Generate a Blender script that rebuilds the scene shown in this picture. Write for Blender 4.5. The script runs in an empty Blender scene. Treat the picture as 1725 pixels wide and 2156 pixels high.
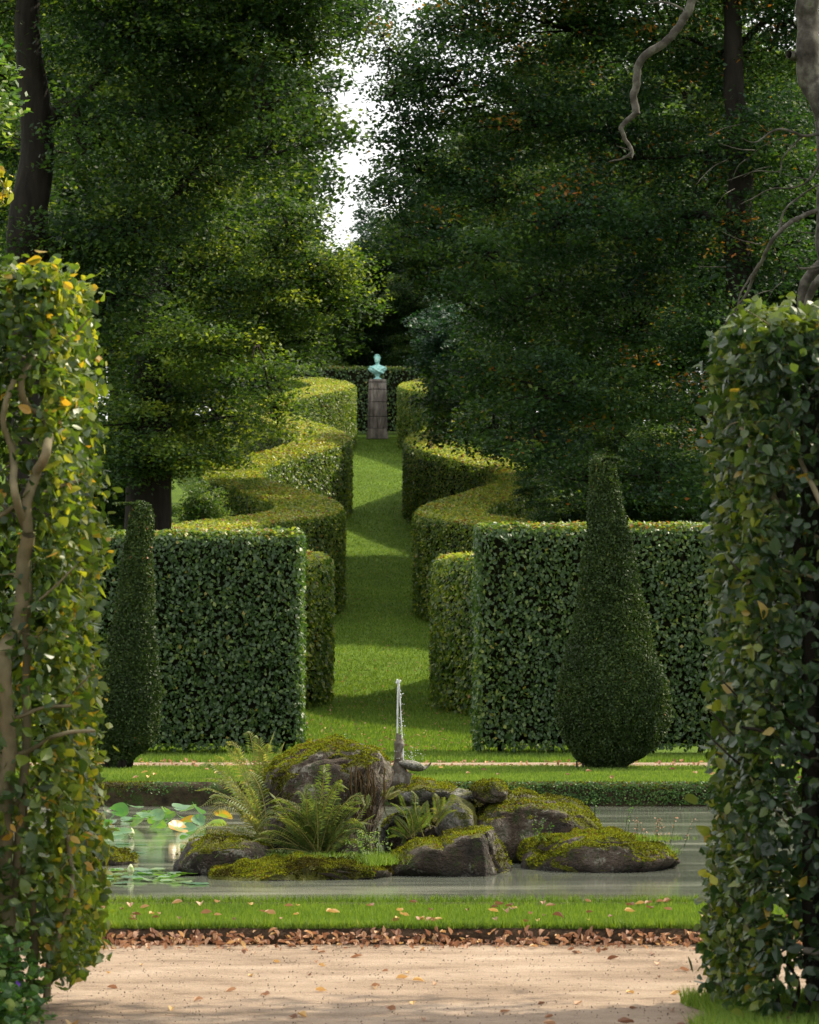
import bpy, bmesh, math, random
import numpy as np
from mathutils import Vector
R = math.radians
sc = bpy.context.scene
COL = sc.collection
rng = np.random.default_rng(7)
random.seed(7)

# ------------------------------------------------------------------ camera, world, sun
F, H = 7188.0, 1.46
PITCH = math.atan(265 / F)
cam_d = bpy.data.cameras.new('camera'); cam = bpy.data.objects.new('camera', cam_d); COL.objects.link(cam)
cam.location = (0, 0, H); cam.rotation_euler = (math.pi / 2 + PITCH, 0, 0)
cam_d.sensor_fit = 'HORIZONTAL'; cam_d.sensor_width = 24; cam_d.lens = 100
cam_d.clip_start = 0.1; cam_d.clip_end = 6000
cam_d.dof.use_dof = True; cam_d.dof.focus_distance = 28; cam_d.dof.aperture_fstop = 9.0
sc.camera = cam
SUN_AZ, SUN_EL = R(62), R(47)      # azimuth from +Y towards +X
w = bpy.data.worlds.new('World'); sc.world = w; w.use_nodes = True
nt = w.node_tree; nt.nodes.clear()
o_ = nt.nodes.new('ShaderNodeOutputWorld'); bg = nt.nodes.new('ShaderNodeBackground')
sky = nt.nodes.new('ShaderNodeTexSky'); sky.sky_type = 'NISHITA'; sky.sun_disc = False
sky.sun_elevation = SUN_EL; sky.sun_rotation = SUN_AZ; sky.air_density = 1.2; sky.dust_density = 3.0
tc = nt.nodes.new('ShaderNodeTexCoord'); nz = nt.nodes.new('ShaderNodeTexNoise')
nz.inputs['Scale'].default_value = 2.2; nz.inputs['Detail'].default_value = 6
cr = nt.nodes.new('ShaderNodeValToRGB'); cr.color_ramp.elements[0].position = .22; cr.color_ramp.elements[1].position = .42
mx = nt.nodes.new('ShaderNodeMix'); mx.data_type = 'RGBA'
nt.links.new(tc.outputs['Generated'], nz.inputs['Vector']); nt.links.new(nz.outputs['Fac'], cr.inputs['Fac'])
nt.links.new(cr.outputs['Color'], mx.inputs[0]); nt.links.new(sky.outputs['Color'], mx.inputs[6])
mx.inputs[7].default_value = (12.2, 12.2, 11.9, 1)        # thin bright cloud
nt.links.new(mx.outputs[2], bg.inputs['Color']); bg.inputs['Strength'].default_value = 0.094
nt.links.new(bg.outputs[0], o_.inputs[0])
sl = bpy.data.lights.new('sun', 'SUN'); sl.energy = 5.0; sl.angle = R(0.6); sl.color = (1, .89, .68)
so = bpy.data.objects.new('sun', sl); COL.objects.link(so)
sd = Vector((math.sin(SUN_AZ) * math.cos(SUN_EL), math.cos(SUN_AZ) * math.cos(SUN_EL), math.sin(SUN_EL)))
so.rotation_euler = sd.to_track_quat('Z', 'Y').to_euler(); so.location = (30, 30, 60)
sc.view_settings.view_transform = 'Standard'; sc.view_settings.look = 'None'
sc.view_settings.exposure = 0.62; sc.view_settings.gamma = 1
sc.render.engine = 'CYCLES'
cy = sc.cycles; cy.max_bounces = 6; cy.diffuse_bounces = 3; cy.glossy_bounces = 2; cy.transmission_bounces = 4
cy.transparent_max_bounces = 4; cy.use_denoising = True; cy.caustics_reflective = False; cy.caustics_refractive = False
cy.use_adaptive_sampling = True; cy.adaptive_threshold = 0.02

# ------------------------------------------------------------------ helpers
def P(u, v, y):
    """point at distance y on the ray through photo position (u, v) of a 1725x2156 view"""
    a = (u - 862.5) / F; b = (1078 - v) / F
    yw = math.cos(PITCH) - math.sin(PITCH) * b; zw = math.sin(PITCH) + math.cos(PITCH) * b
    return np.array([a * y / yw, y, H + zw * y / yw])
_ys = np.arange(-50, 800, 0.5)
_z = np.interp(_ys, [-50, 55, 66, 75, 95, 115, 135, 150, 164, 185, 230, 400, 800], [0, 0, .15, .62, 2.1, 4.4, 7.2, 9.4, 11.1, 13, 15, 18, 18])
_k = np.exp(-np.linspace(-2, 2, 17) ** 2); _k /= _k.sum()
_z[8:-8] = np.convolve(_z, _k, 'same')[8:-8]; _z[_ys < 52] = 0
def T(y):
    z = np.interp(y, _ys, _z)
    return np.where(np.asarray(y) < 17.21, -0.08, z)
def vnoise(p, seed=0):
    """value noise in -1..1 for an (n,3) array"""
    p = np.asarray(p, float) + seed * 17.31
    i = np.floor(p).astype(np.int64); f = p - i; f = f * f * (3 - 2 * f)
    def h(ix, iy, iz):
        n = (ix * 374761393 + iy * 668265263 + iz * 2147483647 + seed * 144665) & 0xffffffff
        n = ((n ^ (n >> 13)) * 1274126177) & 0xffffffff
        return ((n ^ (n >> 16)) & 0xffff) / 32767.5 - 1
    x, y, z = i.T; fx, fy, fz = f.T
    c00 = h(x, y, z) * (1 - fx) + h(x + 1, y, z) * fx; c10 = h(x, y + 1, z) * (1 - fx) + h(x + 1, y + 1, z) * fx
    c01 = h(x, y, z + 1) * (1 - fx) + h(x + 1, y, z + 1) * fx; c11 = h(x, y + 1, z + 1) * (1 - fx) + h(x + 1, y + 1, z + 1) * fx
    return (c00 * (1 - fy) + c10 * fy) * (1 - fz) + (c01 * (1 - fy) + c11 * fy) * fz
def fbm(p, sc_=1., oct_=4, seed=0):
    s = 0; a = 1; t = 0; p = np.asarray(p, float) * sc_
    for k in range(oct_):
        s = s + a * vnoise(p, seed + k); t += a; a *= .5; p = p * 2.03
    return s / t

def link(name, me, parent=None, mat=None):
    o = bpy.data.objects.new(name, me); COL.objects.link(o)
    if mat is not None: me.materials.append(mat)
    if parent is not None: o.parent = parent
    return o
def mesh_np(name, V, faces, mat, parent=None, tint=None, smooth=False, pick=None):
    """V (n,3) world coordinates; faces (m,k) int array or list of such arrays"""
    V = np.asarray(V, float)
    if parent is not None: V = V - np.array(parent.location)
    if not isinstance(faces, list): faces = [faces]
    me = bpy.data.meshes.new(name)
    me.vertices.add(len(V)); me.vertices.foreach_set('co', V.astype(np.float32).ravel())
    li = np.concatenate([f.ravel() for f in faces]); sizes = np.concatenate([np.full(len(f), f.shape[1]) for f in faces])
    me.loops.add(len(li)); me.loops.foreach_set('vertex_index', li.astype(np.int32))
    me.polygons.add(len(sizes)); st = np.concatenate([[0], np.cumsum(sizes)[:-1]])
    me.polygons.foreach_set('loop_start', st.astype(np.int32))
    me.polygons.foreach_set('loop_total', sizes.astype(np.int32))
    me.polygons.foreach_set('use_smooth', np.full(len(sizes), smooth))
    if tint is not None:
        at = me.attributes.new('tint', 'FLOAT', 'FACE'); at.data.foreach_set('value', np.asarray(tint, np.float32))
    me.update(calc_edges=True)
    return link(name, me, parent, mat)
def tag(o, label=None, cat=None, group=None, kind=None):
    if label: o['label'] = label
    if cat: o['category'] = cat
    if group: o['group'] = group
    if kind: o['kind'] = kind
    return o
def thing(name, loc, label, cat, group=None):
    o = bpy.data.objects.new(name, None); COL.objects.link(o); o.location = [float(c) for c in loc]
    o.empty_display_size = .1
    return tag(o, label, cat, group)
class MB:
    def __init__(s): s.v = []; s.f = {3: [], 4: []}; s.n = 0
    def add(s, V, Fq):
        V = np.asarray(V, float); Fq = np.asarray(Fq) + s.n
        s.v.append(V); s.f[Fq.shape[1]].append(Fq); s.n += len(V)
    def tube(s, pts, rad, n=6):
        pts = np.asarray(pts, float); rad = np.broadcast_to(rad, (len(pts),))
        d = np.gradient(pts, axis=0); d /= np.linalg.norm(d, axis=1)[:, None] + 1e-9
        ref = np.array([0.31, .95, .12]); a = np.cross(d, ref); a /= np.linalg.norm(a, axis=1)[:, None] + 1e-9
        b = np.cross(d, a); th = np.arange(n) * 2 * np.pi / n
        V = pts[:, None] + rad[:, None, None] * (np.cos(th)[None, :, None] * a[:, None] + np.sin(th)[None, :, None] * b[:, None])
        m = len(pts); i = np.arange(m - 1)[:, None] * n; j = np.arange(n)[None]; jn = (j + 1) % n
        q = np.stack([i + j, i + jn, i + n + jn, i + n + j], -1).reshape(-1, 4)
        s.add(V.reshape(-1, 3), q)
    def box(s, c, d):
        c = np.array(c, float); d = np.array(d, float) / 2
        V = [c + d * np.array([x, y, z]) for x in (-1, 1) for y in (-1, 1) for z in (-1, 1)]
        s.add(V, [[0, 1, 3, 2], [4, 6, 7, 5], [0, 4, 5, 1], [2, 3, 7, 6], [0, 2, 6, 4], [1, 5, 7, 3]])
    def build(s, name, mat, parent=None, smooth=True):
        return mesh_np(name, np.concatenate(s.v), [np.concatenate(f) for f in s.f.values() if f], mat, parent, smooth=smooth)
def spl(pts, n=12):
    """Catmull-Rom through points"""
    p = np.asarray(pts, float); p = np.vstack([2 * p[0] - p[1], p, 2 * p[-1] - p[-2]]); out = []
    for i in range(1, len(p) - 2):
        t = np.linspace(0, 1, n, endpoint=False)[:, None]
        out.append(.5 * (2 * p[i] + (p[i + 1] - p[i - 1]) * t + (2 * p[i - 1] - 5 * p[i] + 4 * p[i + 1] - p[i + 2]) * t ** 2 + (3 * p[i] - p[i - 1] - 3 * p[i + 1] + p[i + 2]) * t ** 3))
    out.append(p[-2][None]); return np.concatenate(out)
def unit(v): return v / (np.linalg.norm(v, axis=-1, keepdims=True) + 1e-9)

# leaf clouds: C centres, N leaf normals, D leaf directions
def leaves4(C, N, L, W, r=rng, D=None):
    n = len(C); N = unit(N)
    if D is None: D = r.normal(size=(n, 3))
    D = unit(D - N * (D * N).sum(1)[:, None]); S = np.cross(N, D)
    L = (L * r.uniform(.7, 1.25, n))[:, None]; W = (W * r.uniform(.7, 1.25, n))[:, None]
    V = np.stack([C - D * L * .5, C + S * W * .5 + D * L * .03, C + D * L * .5, C - S * W * .5 + D * L * .03 + N * L * .06], 1)
    return V.reshape(-1, 3), np.arange(n * 4).reshape(-1, 4)
def leaves_near(C, N, L, W, r=rng, D=None):
    n = len(C); N = unit(N)
    if D is None: D = r.normal(size=(n, 3))
    D = unit(D - N * (D * N).sum(1)[:, None]); S = np.cross(N, D)
    k_ = np.clip(r.lognormal(0, .30, n), .45, 1.7); L = (L * k_)[:, None]; W = (W * k_ * r.uniform(.75, 1.15, n))[:, None] * .5
    fold = r.uniform(-.35, .5, n)[:, None]; dr = r.uniform(-.1, .35, n)[:, None]
    def q(t, s): return C + D * L * (t - .5) + S * W * s + N * (abs(s) * W * fold - dr * L * t * t)
    V = np.stack([q(0, 0), q(.5, 0), q(1, 0), q(.16, .62), q(.40, 1.0), q(.74, .60), q(.16, -.62), q(.40, -1.0), q(.74, -.60)], 1)
    b = (np.arange(n) * 9)[:, None]
    t1 = np.array([[0, 3, 4, 1], [1, 4, 5, 2], [0, 1, 7, 6], [1, 2, 8, 7]])
    return V.reshape(-1, 3), (b[:, :, None] + t1[None]).reshape(-1, 4)

# ------------------------------------------------------------------ materials
def new_mat(name):
    m = bpy.data.materials.new(name); m.use_nodes = True; n = m.node_tree; n.nodes.clear()
    out = n.nodes.new('ShaderNodeOutputMaterial'); return m, n, out
def ramp(n, stops, inp=None):
    c = n.nodes.new('ShaderNodeValToRGB'); e = c.color_ramp.elements
    while len(e) < len(stops): e.new(.5)
    for k, (p_, col_) in enumerate(stops): e[k].position = p_; e[k].color = (*col_, 1)
    if inp is not None: n.links.new(inp, c.inputs[0])
    return c
def leaf_mat(name, stops, rough=.45, trans=.35, tcol=(1.15, 1.25, .45), spec=.5):
    m, n, out = new_mat(name)
    a = n.nodes.new('ShaderNodeAttribute'); a.attribute_name = 'tint'
    c = ramp(n, stops, a.outputs['Fac'])
    p = n.nodes.new('ShaderNodeBsdfPrincipled'); p.inputs['Roughness'].default_value = rough
    p.inputs['Specular IOR Level'].default_value = spec
    t = n.nodes.new('ShaderNodeBsdfTranslucent'); mul = n.nodes.new('ShaderNodeMix'); mul.data_type = 'RGBA'; mul.blend_type = 'MULTIPLY'
    mul.inputs[0].default_value = 1; mul.inputs[7].default_value = (*[k * 2.0 for k in tcol], 1)
    n.links.new(c.outputs[0], mul.inputs[6]); n.links.new(mul.outputs[2], t.inputs[0]); n.links.new(c.outputs[0], p.inputs['Base Color'])
    ms = n.nodes.new('ShaderNodeMixShader'); ms.inputs[0].default_value = trans
    n.links.new(p.outputs[0], ms.inputs[1]); n.links.new(t.outputs[0], ms.inputs[2]); n.links.new(ms.outputs[0], out.inputs[0])
    return m
def noise(n, scale, detail=5, vec=None, rough=.6):
    t = n.nodes.new('ShaderNodeTexNoise'); t.inputs['Scale'].default_value = scale; t.inputs['Detail'].default_value = detail
    t.inputs['Roughness'].default_value = rough
    if vec is not None: n.links.new(vec, t.inputs['Vector'])
    return t
def objco(n, scale=(1, 1, 1)):
    g = n.nodes.new('ShaderNodeNewGeometry'); mp = n.nodes.new('ShaderNodeMapping'); mp.inputs['Scale'].default_value = scale
    n.links.new(g.outputs['Position'], mp.inputs['Vector']); return mp.outputs[0]
def solid_mat(name, stops, scale=8, rough=.85, bump=.4, bscale=None, vecscale=(1, 1, 1), detail=6, spec=.15, dist=.02, metal=0):
    m, n, out = new_mat(name); v = objco(n, vecscale)
    t = noise(n, scale, detail, v); c = ramp(n, stops, t.outputs['Fac'])
    p = n.nodes.new('ShaderNodeBsdfPrincipled'); p.inputs['Roughness'].default_value = rough; p.inputs['Specular IOR Level'].default_value = spec
    p.inputs['Metallic'].default_value = metal
    n.links.new(c.outputs[0], p.inputs['Base Color'])
    t2 = noise(n, bscale or scale * 3, 6, v); b = n.nodes.new('ShaderNodeBump'); b.inputs['Strength'].default_value = bump; b.inputs['Distance'].default_value = dist
    n.links.new(t2.outputs['Fac'], b.inputs['Height']); n.links.new(b.outputs[0], p.inputs['Normal']); n.links.new(p.outputs[0], out.inputs[0])
    return m
M = {}
M['beech'] = leaf_mat('beech_leaf', [(0, (.022, .045, .010)), (.35, (.055, .10, .018)), (.62, (.15, .19, .030)), (.92, (.34, .33, .06)), (.965, (.26, .13, .04)), (1, (.18, .07, .03))], .42, .35, spec=.4)
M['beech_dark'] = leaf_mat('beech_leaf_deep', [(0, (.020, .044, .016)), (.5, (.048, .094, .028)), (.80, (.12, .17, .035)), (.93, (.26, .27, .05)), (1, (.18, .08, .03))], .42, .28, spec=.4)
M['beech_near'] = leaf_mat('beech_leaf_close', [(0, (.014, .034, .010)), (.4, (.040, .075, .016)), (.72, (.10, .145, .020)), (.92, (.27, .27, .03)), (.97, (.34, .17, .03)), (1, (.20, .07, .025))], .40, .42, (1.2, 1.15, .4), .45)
M['beech_near_shaded'] = leaf_mat('beech_leaf_close_shaded', [(0, (.008, .022, .009)), (.5, (.022, .048, .015)), (.80, (.08, .115, .022)), (.93, (.17, .18, .03)), (1, (.22, .09, .02))], .38, .3, (1.2, 1.15, .4), .4)  # darker copy of the close beech leaf, the hedge's shade in its colour
M['oak'] = leaf_mat('oak_leaf', [(0, (.006, .017, .008)), (.4, (.017, .042, .015)), (.75, (.046, .084, .020)), (.93, (.10, .14, .028)), (1, (.11, .15, .03))], .6, .38, (1.25, 1.2, .35), .3)
M['oak_autumn'] = leaf_mat('oak_leaf_turning', [(0, (.006, .020, .010)), (.45, (.018, .048, .018)), (.88, (.055, .10, .022)), (.955, (.10, .11, .02)), (.97, (.26, .13, .02)), (1, (.24, .07, .015))], .6, .32, (1.2, 1.2, .35), .3)
M['oak_sunlit'] = leaf_mat('oak_leaf_sunlit', [(0, (.009, .024, .009)), (.35, (.026, .058, .016)), (.7, (.080, .125, .025)), (1, (.19, .23, .04))], .6, .4, (1.25, 1.2, .35), .3)  # lighter copy of the oak leaf, with sunlight put into the colour
M['light_tree'] = leaf_mat('pale_leaf', [(0, (.03, .07, .02)), (.6, (.08, .13, .03)), (1, (.18, .21, .05))], .5, .38)
M['teal_tree'] = leaf_mat('bluegreen_leaf', [(0, (.010, .034, .022)), (.6, (.022, .060, .036)), (1, (.05, .10, .05))], .5, .2, spec=.3)
M['yew'] = leaf_mat('yew_needle', [(0, (.012, .024, .007)), (.55, (.030, .055, .011)), (.9, (.065, .095, .016)), (.97, (.11, .12, .02)), (1, (.20, .08, .03))], .6, .15, spec=.25)
M['grass'] = leaf_mat('grass_blade', [(0, (.045, .085, .014)), (.5, (.100, .168, .026)), (.9, (.175, .235, .04)), (1, (.28, .25, .09))], .55, .30, (1.15, 1.15, .35), .25)
M['fern'] = leaf_mat('fern_leaf', [(0, (.025, .055, .013)), (.6, (.095, .135, .032)), (1, (.26, .23, .08))], .5, .38, (1.1, 1.05, .5), .3)
M['lily'] = leaf_mat('lily_pad', [(0, (.03, .11, .07)), (.45, (.08, .17, .06)), (.75, (.18, .22, .04)), (.9, (.38, .19, .03)), (1, (.42, .15, .02))], .3, .25, (1, 1.2, .4), .6)
M['moss'] = leaf_mat('moss_tuft', [(0, (.022, .018, .006)), (.25, (.045, .040, .007)), (.5, (.080, .098, .010)), (.8, (.19, .195, .016)), (.93, (.10, .17, .02)), (1, (.10, .05, .02))], .85, .35, (1.1, 1.1, .3), .1)
M['weed'] = leaf_mat('weed_leaf', [(0, (.02, .06, .015)), (.6, (.055, .12, .025)), (1, (.18, .22, .07))], .5, .3, spec=.3)
M['litter'] = leaf_mat('dry_leaf', [(0, (.09, .045, .03)), (.4, (.24, .13, .085)), (.75, (.42, .27, .18)), (.93, (.50, .34, .15)), (1, (.10, .05, .03))], .65, .15, (1.1, .9, .7), .25)
M['bark'] = solid_mat('bark', [(.3, (.006, .005, .004)), (.7, (.020, .016, .012))], 6, .9, .6, 14, (1, 1, .25), dist=.05)
M['bark_olive'] = solid_mat('bark_smooth', [(.3, (.07, .065, .035)), (.7, (.17, .14, .085))], 9, .75, .4, 20, dist=.01)
M['bark_grey'] = solid_mat('dead_wood', [(.3, (.018, .015, .012)), (.48, (.045, .040, .033)), (.62, (.095, .088, .074)), (.75, (.05, .058, .022))], 7, .85, .5, 25, dist=.01)
M['twig'] = solid_mat('twig_mass', [(.35, (.005, .006, .003)), (.7, (.018, .018, .008))], 14, 1, .9, 30, dist=.05, spec=.05)
M['yew_core'] = solid_mat('yew_twigs', [(.35, (.008, .014, .006)), (.7, (.028, .036, .012))], 20, 1, .9, 40, dist=.04, spec=.05)
M['gravel'] = None
M['soil'] = solid_mat('soil', [(.3, (.025, .016, .010)), (.7, (.07, .045, .028))], 20, 1, .8, 60)
M['stone_wall'] = solid_mat('mossy_bank_stone', [(.3, (.015, .013, .008)), (.5, (.045, .035, .02)), (.62, (.03, .05, .012)), (.8, (.06, .08, .015))], 9, .95, .9, 25, dist=.04)
M['root'] = solid_mat('root', [(.3, (.020, .014, .006)), (.7, (.065, .040, .014))], 12, .9, .4, 30, dist=.005)
M['column'] = None

def ground_mat():
    m, n, out = new_mat('lawn'); v = objco(n)
    t1 = noise(n, .35, 4, v); t2 = noise(n, 60, 3, v); t3 = noise(n, 3.5, 5, v)
    a = ramp(n, [(.3, (.046, .096, .010)), (.55, (.088, .155, .014)), (.75, (.13, .195, .020))], t3.outputs['Fac'])
    b = ramp(n, [(.35, (.75, .75, .6)), (.65, (1.15, 1.1, 1.0))], t1.outputs['Fac'])
    c = ramp(n, [(.3, (.55, .55, .5)), (.7, (1.3, 1.3, 1.2))], t2.outputs['Fac'])
    x1 = n.nodes.new('ShaderNodeMix'); x1.data_type = 'RGBA'; x1.blend_type = 'MULTIPLY'; x1.inputs[0].default_value = 1
    x2 = n.nodes.new('ShaderNodeMix'); x2.data_type = 'RGBA'; x2.blend_type = 'MULTIPLY'; x2.inputs[0].default_value = 1
    n.links.new(a.outputs[0], x1.inputs[6]); n.links.new(b.outputs[0], x1.inputs[7]); n.links.new(x1.outputs[2], x2.inputs[6]); n.links.new(c.outputs[0], x2.inputs[7])
    p = n.nodes.new('ShaderNodeBsdfPrincipled'); p.inputs['Roughness'].default_value = .9; p.inputs['Specular IOR Level'].default_value = .15
    n.links.new(x2.outputs[2], p.inputs['Base Color'])
    bp = n.nodes.new('ShaderNodeBump'); bp.inputs['Strength'].default_value = .7; bp.inputs['Distance'].default_value = .03
    n.links.new(t2.outputs['Fac'], bp.inputs['Height']); n.links.new(bp.outputs[0], p.inputs['Normal']); n.links.new(p.outputs[0], out.inputs[0]); return m
def gravel_mat():
    m, n, out = new_mat('gravel'); v = objco(n); vs = objco(n, (.8, 1.7, 1))
    t1 = noise(n, 1.6, 5, vs, .65); t2 = noise(n, 160, 2, v); t3 = noise(n, 9, 6, vs, .7)
    a = ramp(n, [(.32, (.21, .155, .112)), (.5, (.325, .245, .182)), (.68, (.42, .33, .255))], t1.outputs['Fac'])
    c = ramp(n, [(.3, (.62, .6, .58)), (.5, (1, 1, 1)), (.72, (1.25, 1.25, 1.25))], t2.outputs['Fac'])
    d = ramp(n, [(.30, (.55, .50, .46)), (.44, (1, 1, 1))], t3.outputs['Fac'])
    x1 = n.nodes.new('ShaderNodeMix'); x1.data_type = 'RGBA'; x1.blend_type = 'MULTIPLY'; x1.inputs[0].default_value = 1
    x2 = n.nodes.new('ShaderNodeMix'); x2.data_type = 'RGBA'; x2.blend_type = 'MULTIPLY'; x2.inputs[0].default_value = 1
    n.links.new(a.outputs[0], x1.inputs[6]); n.links.new(c.outputs[0], x1.inputs[7]); n.links.new(x1.outputs[2], x2.inputs[6]); n.links.new(d.outputs[0], x2.inputs[7])
    p = n.nodes.new('ShaderNodeBsdfPrincipled'); p.inputs['Roughness'].default_value = .95; p.inputs['Specular IOR Level'].default_value = .1
    n.links.new(x2.outputs[2], p.inputs['Base Color'])
    ad = n.nodes.new('ShaderNodeMath'); ad.operation = 'MULTIPLY_ADD'; ad.inputs[1].default_value = 4
    n.links.new(t3.outputs['Fac'], ad.inputs[0]); n.links.new(t2.outputs['Fac'], ad.inputs[2])
    bp = n.nodes.new('ShaderNodeBump'); bp.inputs['Strength'].default_value = .8; bp.inputs['Distance'].default_value = .012
    n.links.new(ad.outputs[0], bp.inputs['Height']); n.links.new(bp.outputs[0], p.inputs['Normal']); n.links.new(p.outputs[0], out.inputs[0]); return m
def water_mat():
    m, n, out = new_mat('murky_water'); v = objco(n, (.35, 2.2, 1)); v2 = objco(n, (1.2, 5, 1))
    t1 = noise(n, 1.1, 6, v, .6); t2 = noise(n, 2.5, 4, v2)
    a = ramp(n, [(.35, (.075, .083, .068)), (.52, (.115, .125, .102)), (.60, (.18, .188, .15)), (.78, (.25, .255, .205))], t1.outputs['Fac'])
    p = n.nodes.new('ShaderNodeBsdfPrincipled'); p.inputs['IOR'].default_value = 1.33
    rr = ramp(n, [(.42, (.02,) * 3), (.7, (.16,) * 3)], t1.outputs['Fac'])
    n.links.new(a.outputs[0], p.inputs['Base Color']); n.links.new(rr.outputs[0], p.inputs['Roughness'])
    bp = n.nodes.new('ShaderNodeBump'); bp.inputs['Strength'].default_value = .06; bp.inputs['Distance'].default_value = .02
    n.links.new(t2.outputs['Fac'], bp.inputs['Height']); n.links.new(bp.outputs[0], p.inputs['Normal']); n.links.new(p.outputs[0], out.inputs[0]); return m
WZ = -0.22
def rock_mat(name, moss=.5, stone=((.03, .022, .017), (.09, .066, .05), (.19, .165, .14)), top=.25):
    """stone with moss on the upward faces; moss in (0..1) sets how much"""
    m, n, out = new_mat(name); v = objco(n)
    t1 = noise(n, 5, 7, v, .65); t2 = noise(n, 3.2, 6, v, .7); t3 = noise(n, 45, 4, v)
    g = n.nodes.new('ShaderNodeNewGeometry'); sx = n.nodes.new('ShaderNodeSeparateXYZ'); n.links.new(g.outputs['Normal'], sx.inputs[0])
    a = ramp(n, [(.3, stone[0]), (.52, stone[1]), (.72, stone[2])], t1.outputs['Fac'])
    mc = ramp(n, [(.25, (.020, .020, .005)), (.45, (.065, .07, .008)), (.6, (.13, .135, .012)), (.78, (.06, .03, .012))], noise(n, 7, 6, v).outputs['Fac'])
    ma = n.nodes.new('ShaderNodeMath'); ma.operation = 'MULTIPLY_ADD'; ma.inputs[1].default_value = .55
    n.links.new(sx.outputs['Z'], ma.inputs[0]); n.links.new(t2.outputs['Fac'], ma.inputs[2])
    at_ = n.nodes.new('ShaderNodeAttribute'); at_.attribute_name = 'tint'; t9 = noise(n, 30, 5, v, .7)
    n.links.new(at_.outputs['Fac'], ma.inputs[0]); ma.inputs[1].default_value = .9; n.links.new(t9.outputs['Fac'], ma.inputs[2]); mk = ramp(n, [(.62, (0, 0, 0)), (.80, (1, 1, 1))], ma.outputs[0])
    lc = ramp(n, [(.56, (0, 0, 0)), (.62, (.75, .75, .75))], noise(n, 6.5, 8, v, .75).outputs['Fac']); xl = n.nodes.new('ShaderNodeMix'); xl.data_type = 'RGBA'; xl.inputs[7].default_value = (.30, .285, .24, 1)
    n.links.new(lc.outputs[0], xl.inputs[0]); n.links.new(a.outputs[0], xl.inputs[6])
    gc = ramp(n, [(.53, (0, 0, 0)), (.60, (.85, .85, .85))], noise(n, 11, 8, v, .8).outputs['Fac']); xg = n.nodes.new('ShaderNodeMix'); xg.data_type = 'RGBA'; xg.inputs[7].default_value = (.030, .045, .010, 1)
    n.links.new(gc.outputs[0], xg.inputs[0]); n.links.new(xl.outputs[2], xg.inputs[6])
    sp = n.nodes.new('ShaderNodeSeparateXYZ'); n.links.new(g.outputs['Position'], sp.inputs[0]); wr = n.nodes.new('ShaderNodeMapRange'); wr.inputs[1].default_value = WZ + .015; wr.inputs[2].default_value = WZ + .07; wr.inputs[3].default_value = .35; wr.inputs[4].default_value = 1
    n.links.new(sp.outputs['Z'], wr.inputs[0]); xw = n.nodes.new('ShaderNodeMix'); xw.data_type = 'RGBA'; xw.blend_type = 'MULTIPLY'; xw.inputs[0].default_value = 1; n.links.new(xg.outputs[2], xw.inputs[6]); n.links.new(wr.outputs[0], xw.inputs[7])
    x = n.nodes.new('ShaderNodeMix'); x.data_type = 'RGBA'; n.links.new(mk.outputs[0], x.inputs[0]); n.links.new(xw.outputs[2], x.inputs[6]); n.links.new(mc.outputs[0], x.inputs[7])
    p = n.nodes.new('ShaderNodeBsdfPrincipled'); p.inputs['Roughness'].default_value = .8; p.inputs['Specular IOR Level'].default_value = .3
    n.links.new(x.outputs[2], p.inputs['Base Color'])
    ad = n.nodes.new('ShaderNodeMath'); ad.operation = 'MULTIPLY_ADD'; ad.inputs[1].default_value = 2.5
    n.links.new(t1.outputs['Fac'], ad.inputs[0]); n.links.new(t3.outputs['Fac'], ad.inputs[2])
    bp = n.nodes.new('ShaderNodeBump'); bp.inputs['Strength'].default_value = 1; bp.inputs['Distance'].default_value = .05
    n.links.new(ad.outputs[0], bp.inputs['Height']); n.links.new(bp.outputs[0], p.inputs['Normal']); n.links.new(p.outputs[0], out.inputs[0]); return m
M['lawn'] = ground_mat(); M['gravel'] = gravel_mat(); M['water'] = water_mat()
M['rock'] = rock_mat('mossy_rock', .42, ((.010, .007, .005), (.055, .038, .025), (.24, .21, .17))); M['rock_bare'] = rock_mat('bare_rock', .30, ((.010, .008, .006), (.046, .033, .023), (.16, .13, .10))); M['rock_moss'] = rock_mat('moss_covered_rock', .85)
M['slab'] = rock_mat('grey_slab', .3, ((.06, .05, .04), (.22, .21, .19), (.42, .41, .38)))
M['column'] = solid_mat('column_stone', [(.3, (.06, .052, .046)), (.5, (.15, .13, .113)), (.7, (.28, .25, .22))], 5, .9, .5, 20, (1, 1, .3), dist=.02)
M['verdigris'] = solid_mat('verdigris_bronze', [(.3, (.11, .29, .29)), (.5, (.28, .53, .51)), (.7, (.48, .70, .65))], 7, .7, .3, 30, dist=.01)
M['statue'] = solid_mat('weathered_lead', [(.3, (.035, .028, .02)), (.5, (.10, .085, .065)), (.7, (.26, .25, .23))], 14, .7, .6, 40, dist=.008)
M['statue_pale'] = solid_mat('limed_lead', [(.3, (.22, .20, .17)), (.6, (.5, .49, .45)), (.8, (.62, .6, .55))], 14, .6, .4, 40, dist=.008)
m, n, out = new_mat('falling_water'); p = n.nodes.new('ShaderNodeBsdfPrincipled'); p.inputs['Base Color'].default_value = (.85, .87, .88, 1)
p.inputs['Roughness'].default_value = .12; p.inputs['Transmission Weight'].default_value = .35; p.inputs['IOR'].default_value = 1.33; n.links.new(p.outputs[0], out.inputs[0]); M['jet'] = m
M['black'] = solid_mat('black_stake', [(.3, (.01, .01, .01)), (.7, (.02, .02, .02))], 5, .5, .1)
M['flower'] = solid_mat('purple_petal', [(.3, (.12, .04, .35)), (.7, (.20, .08, .5))], 5, .6, .1)
M['bud'] = solid_mat('lily_bud', [(.4, (.20, .30, .09)), (.6, (.55, .55, .36))], 18, .5, .1, vecscale=(1, 1, 3))

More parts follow.
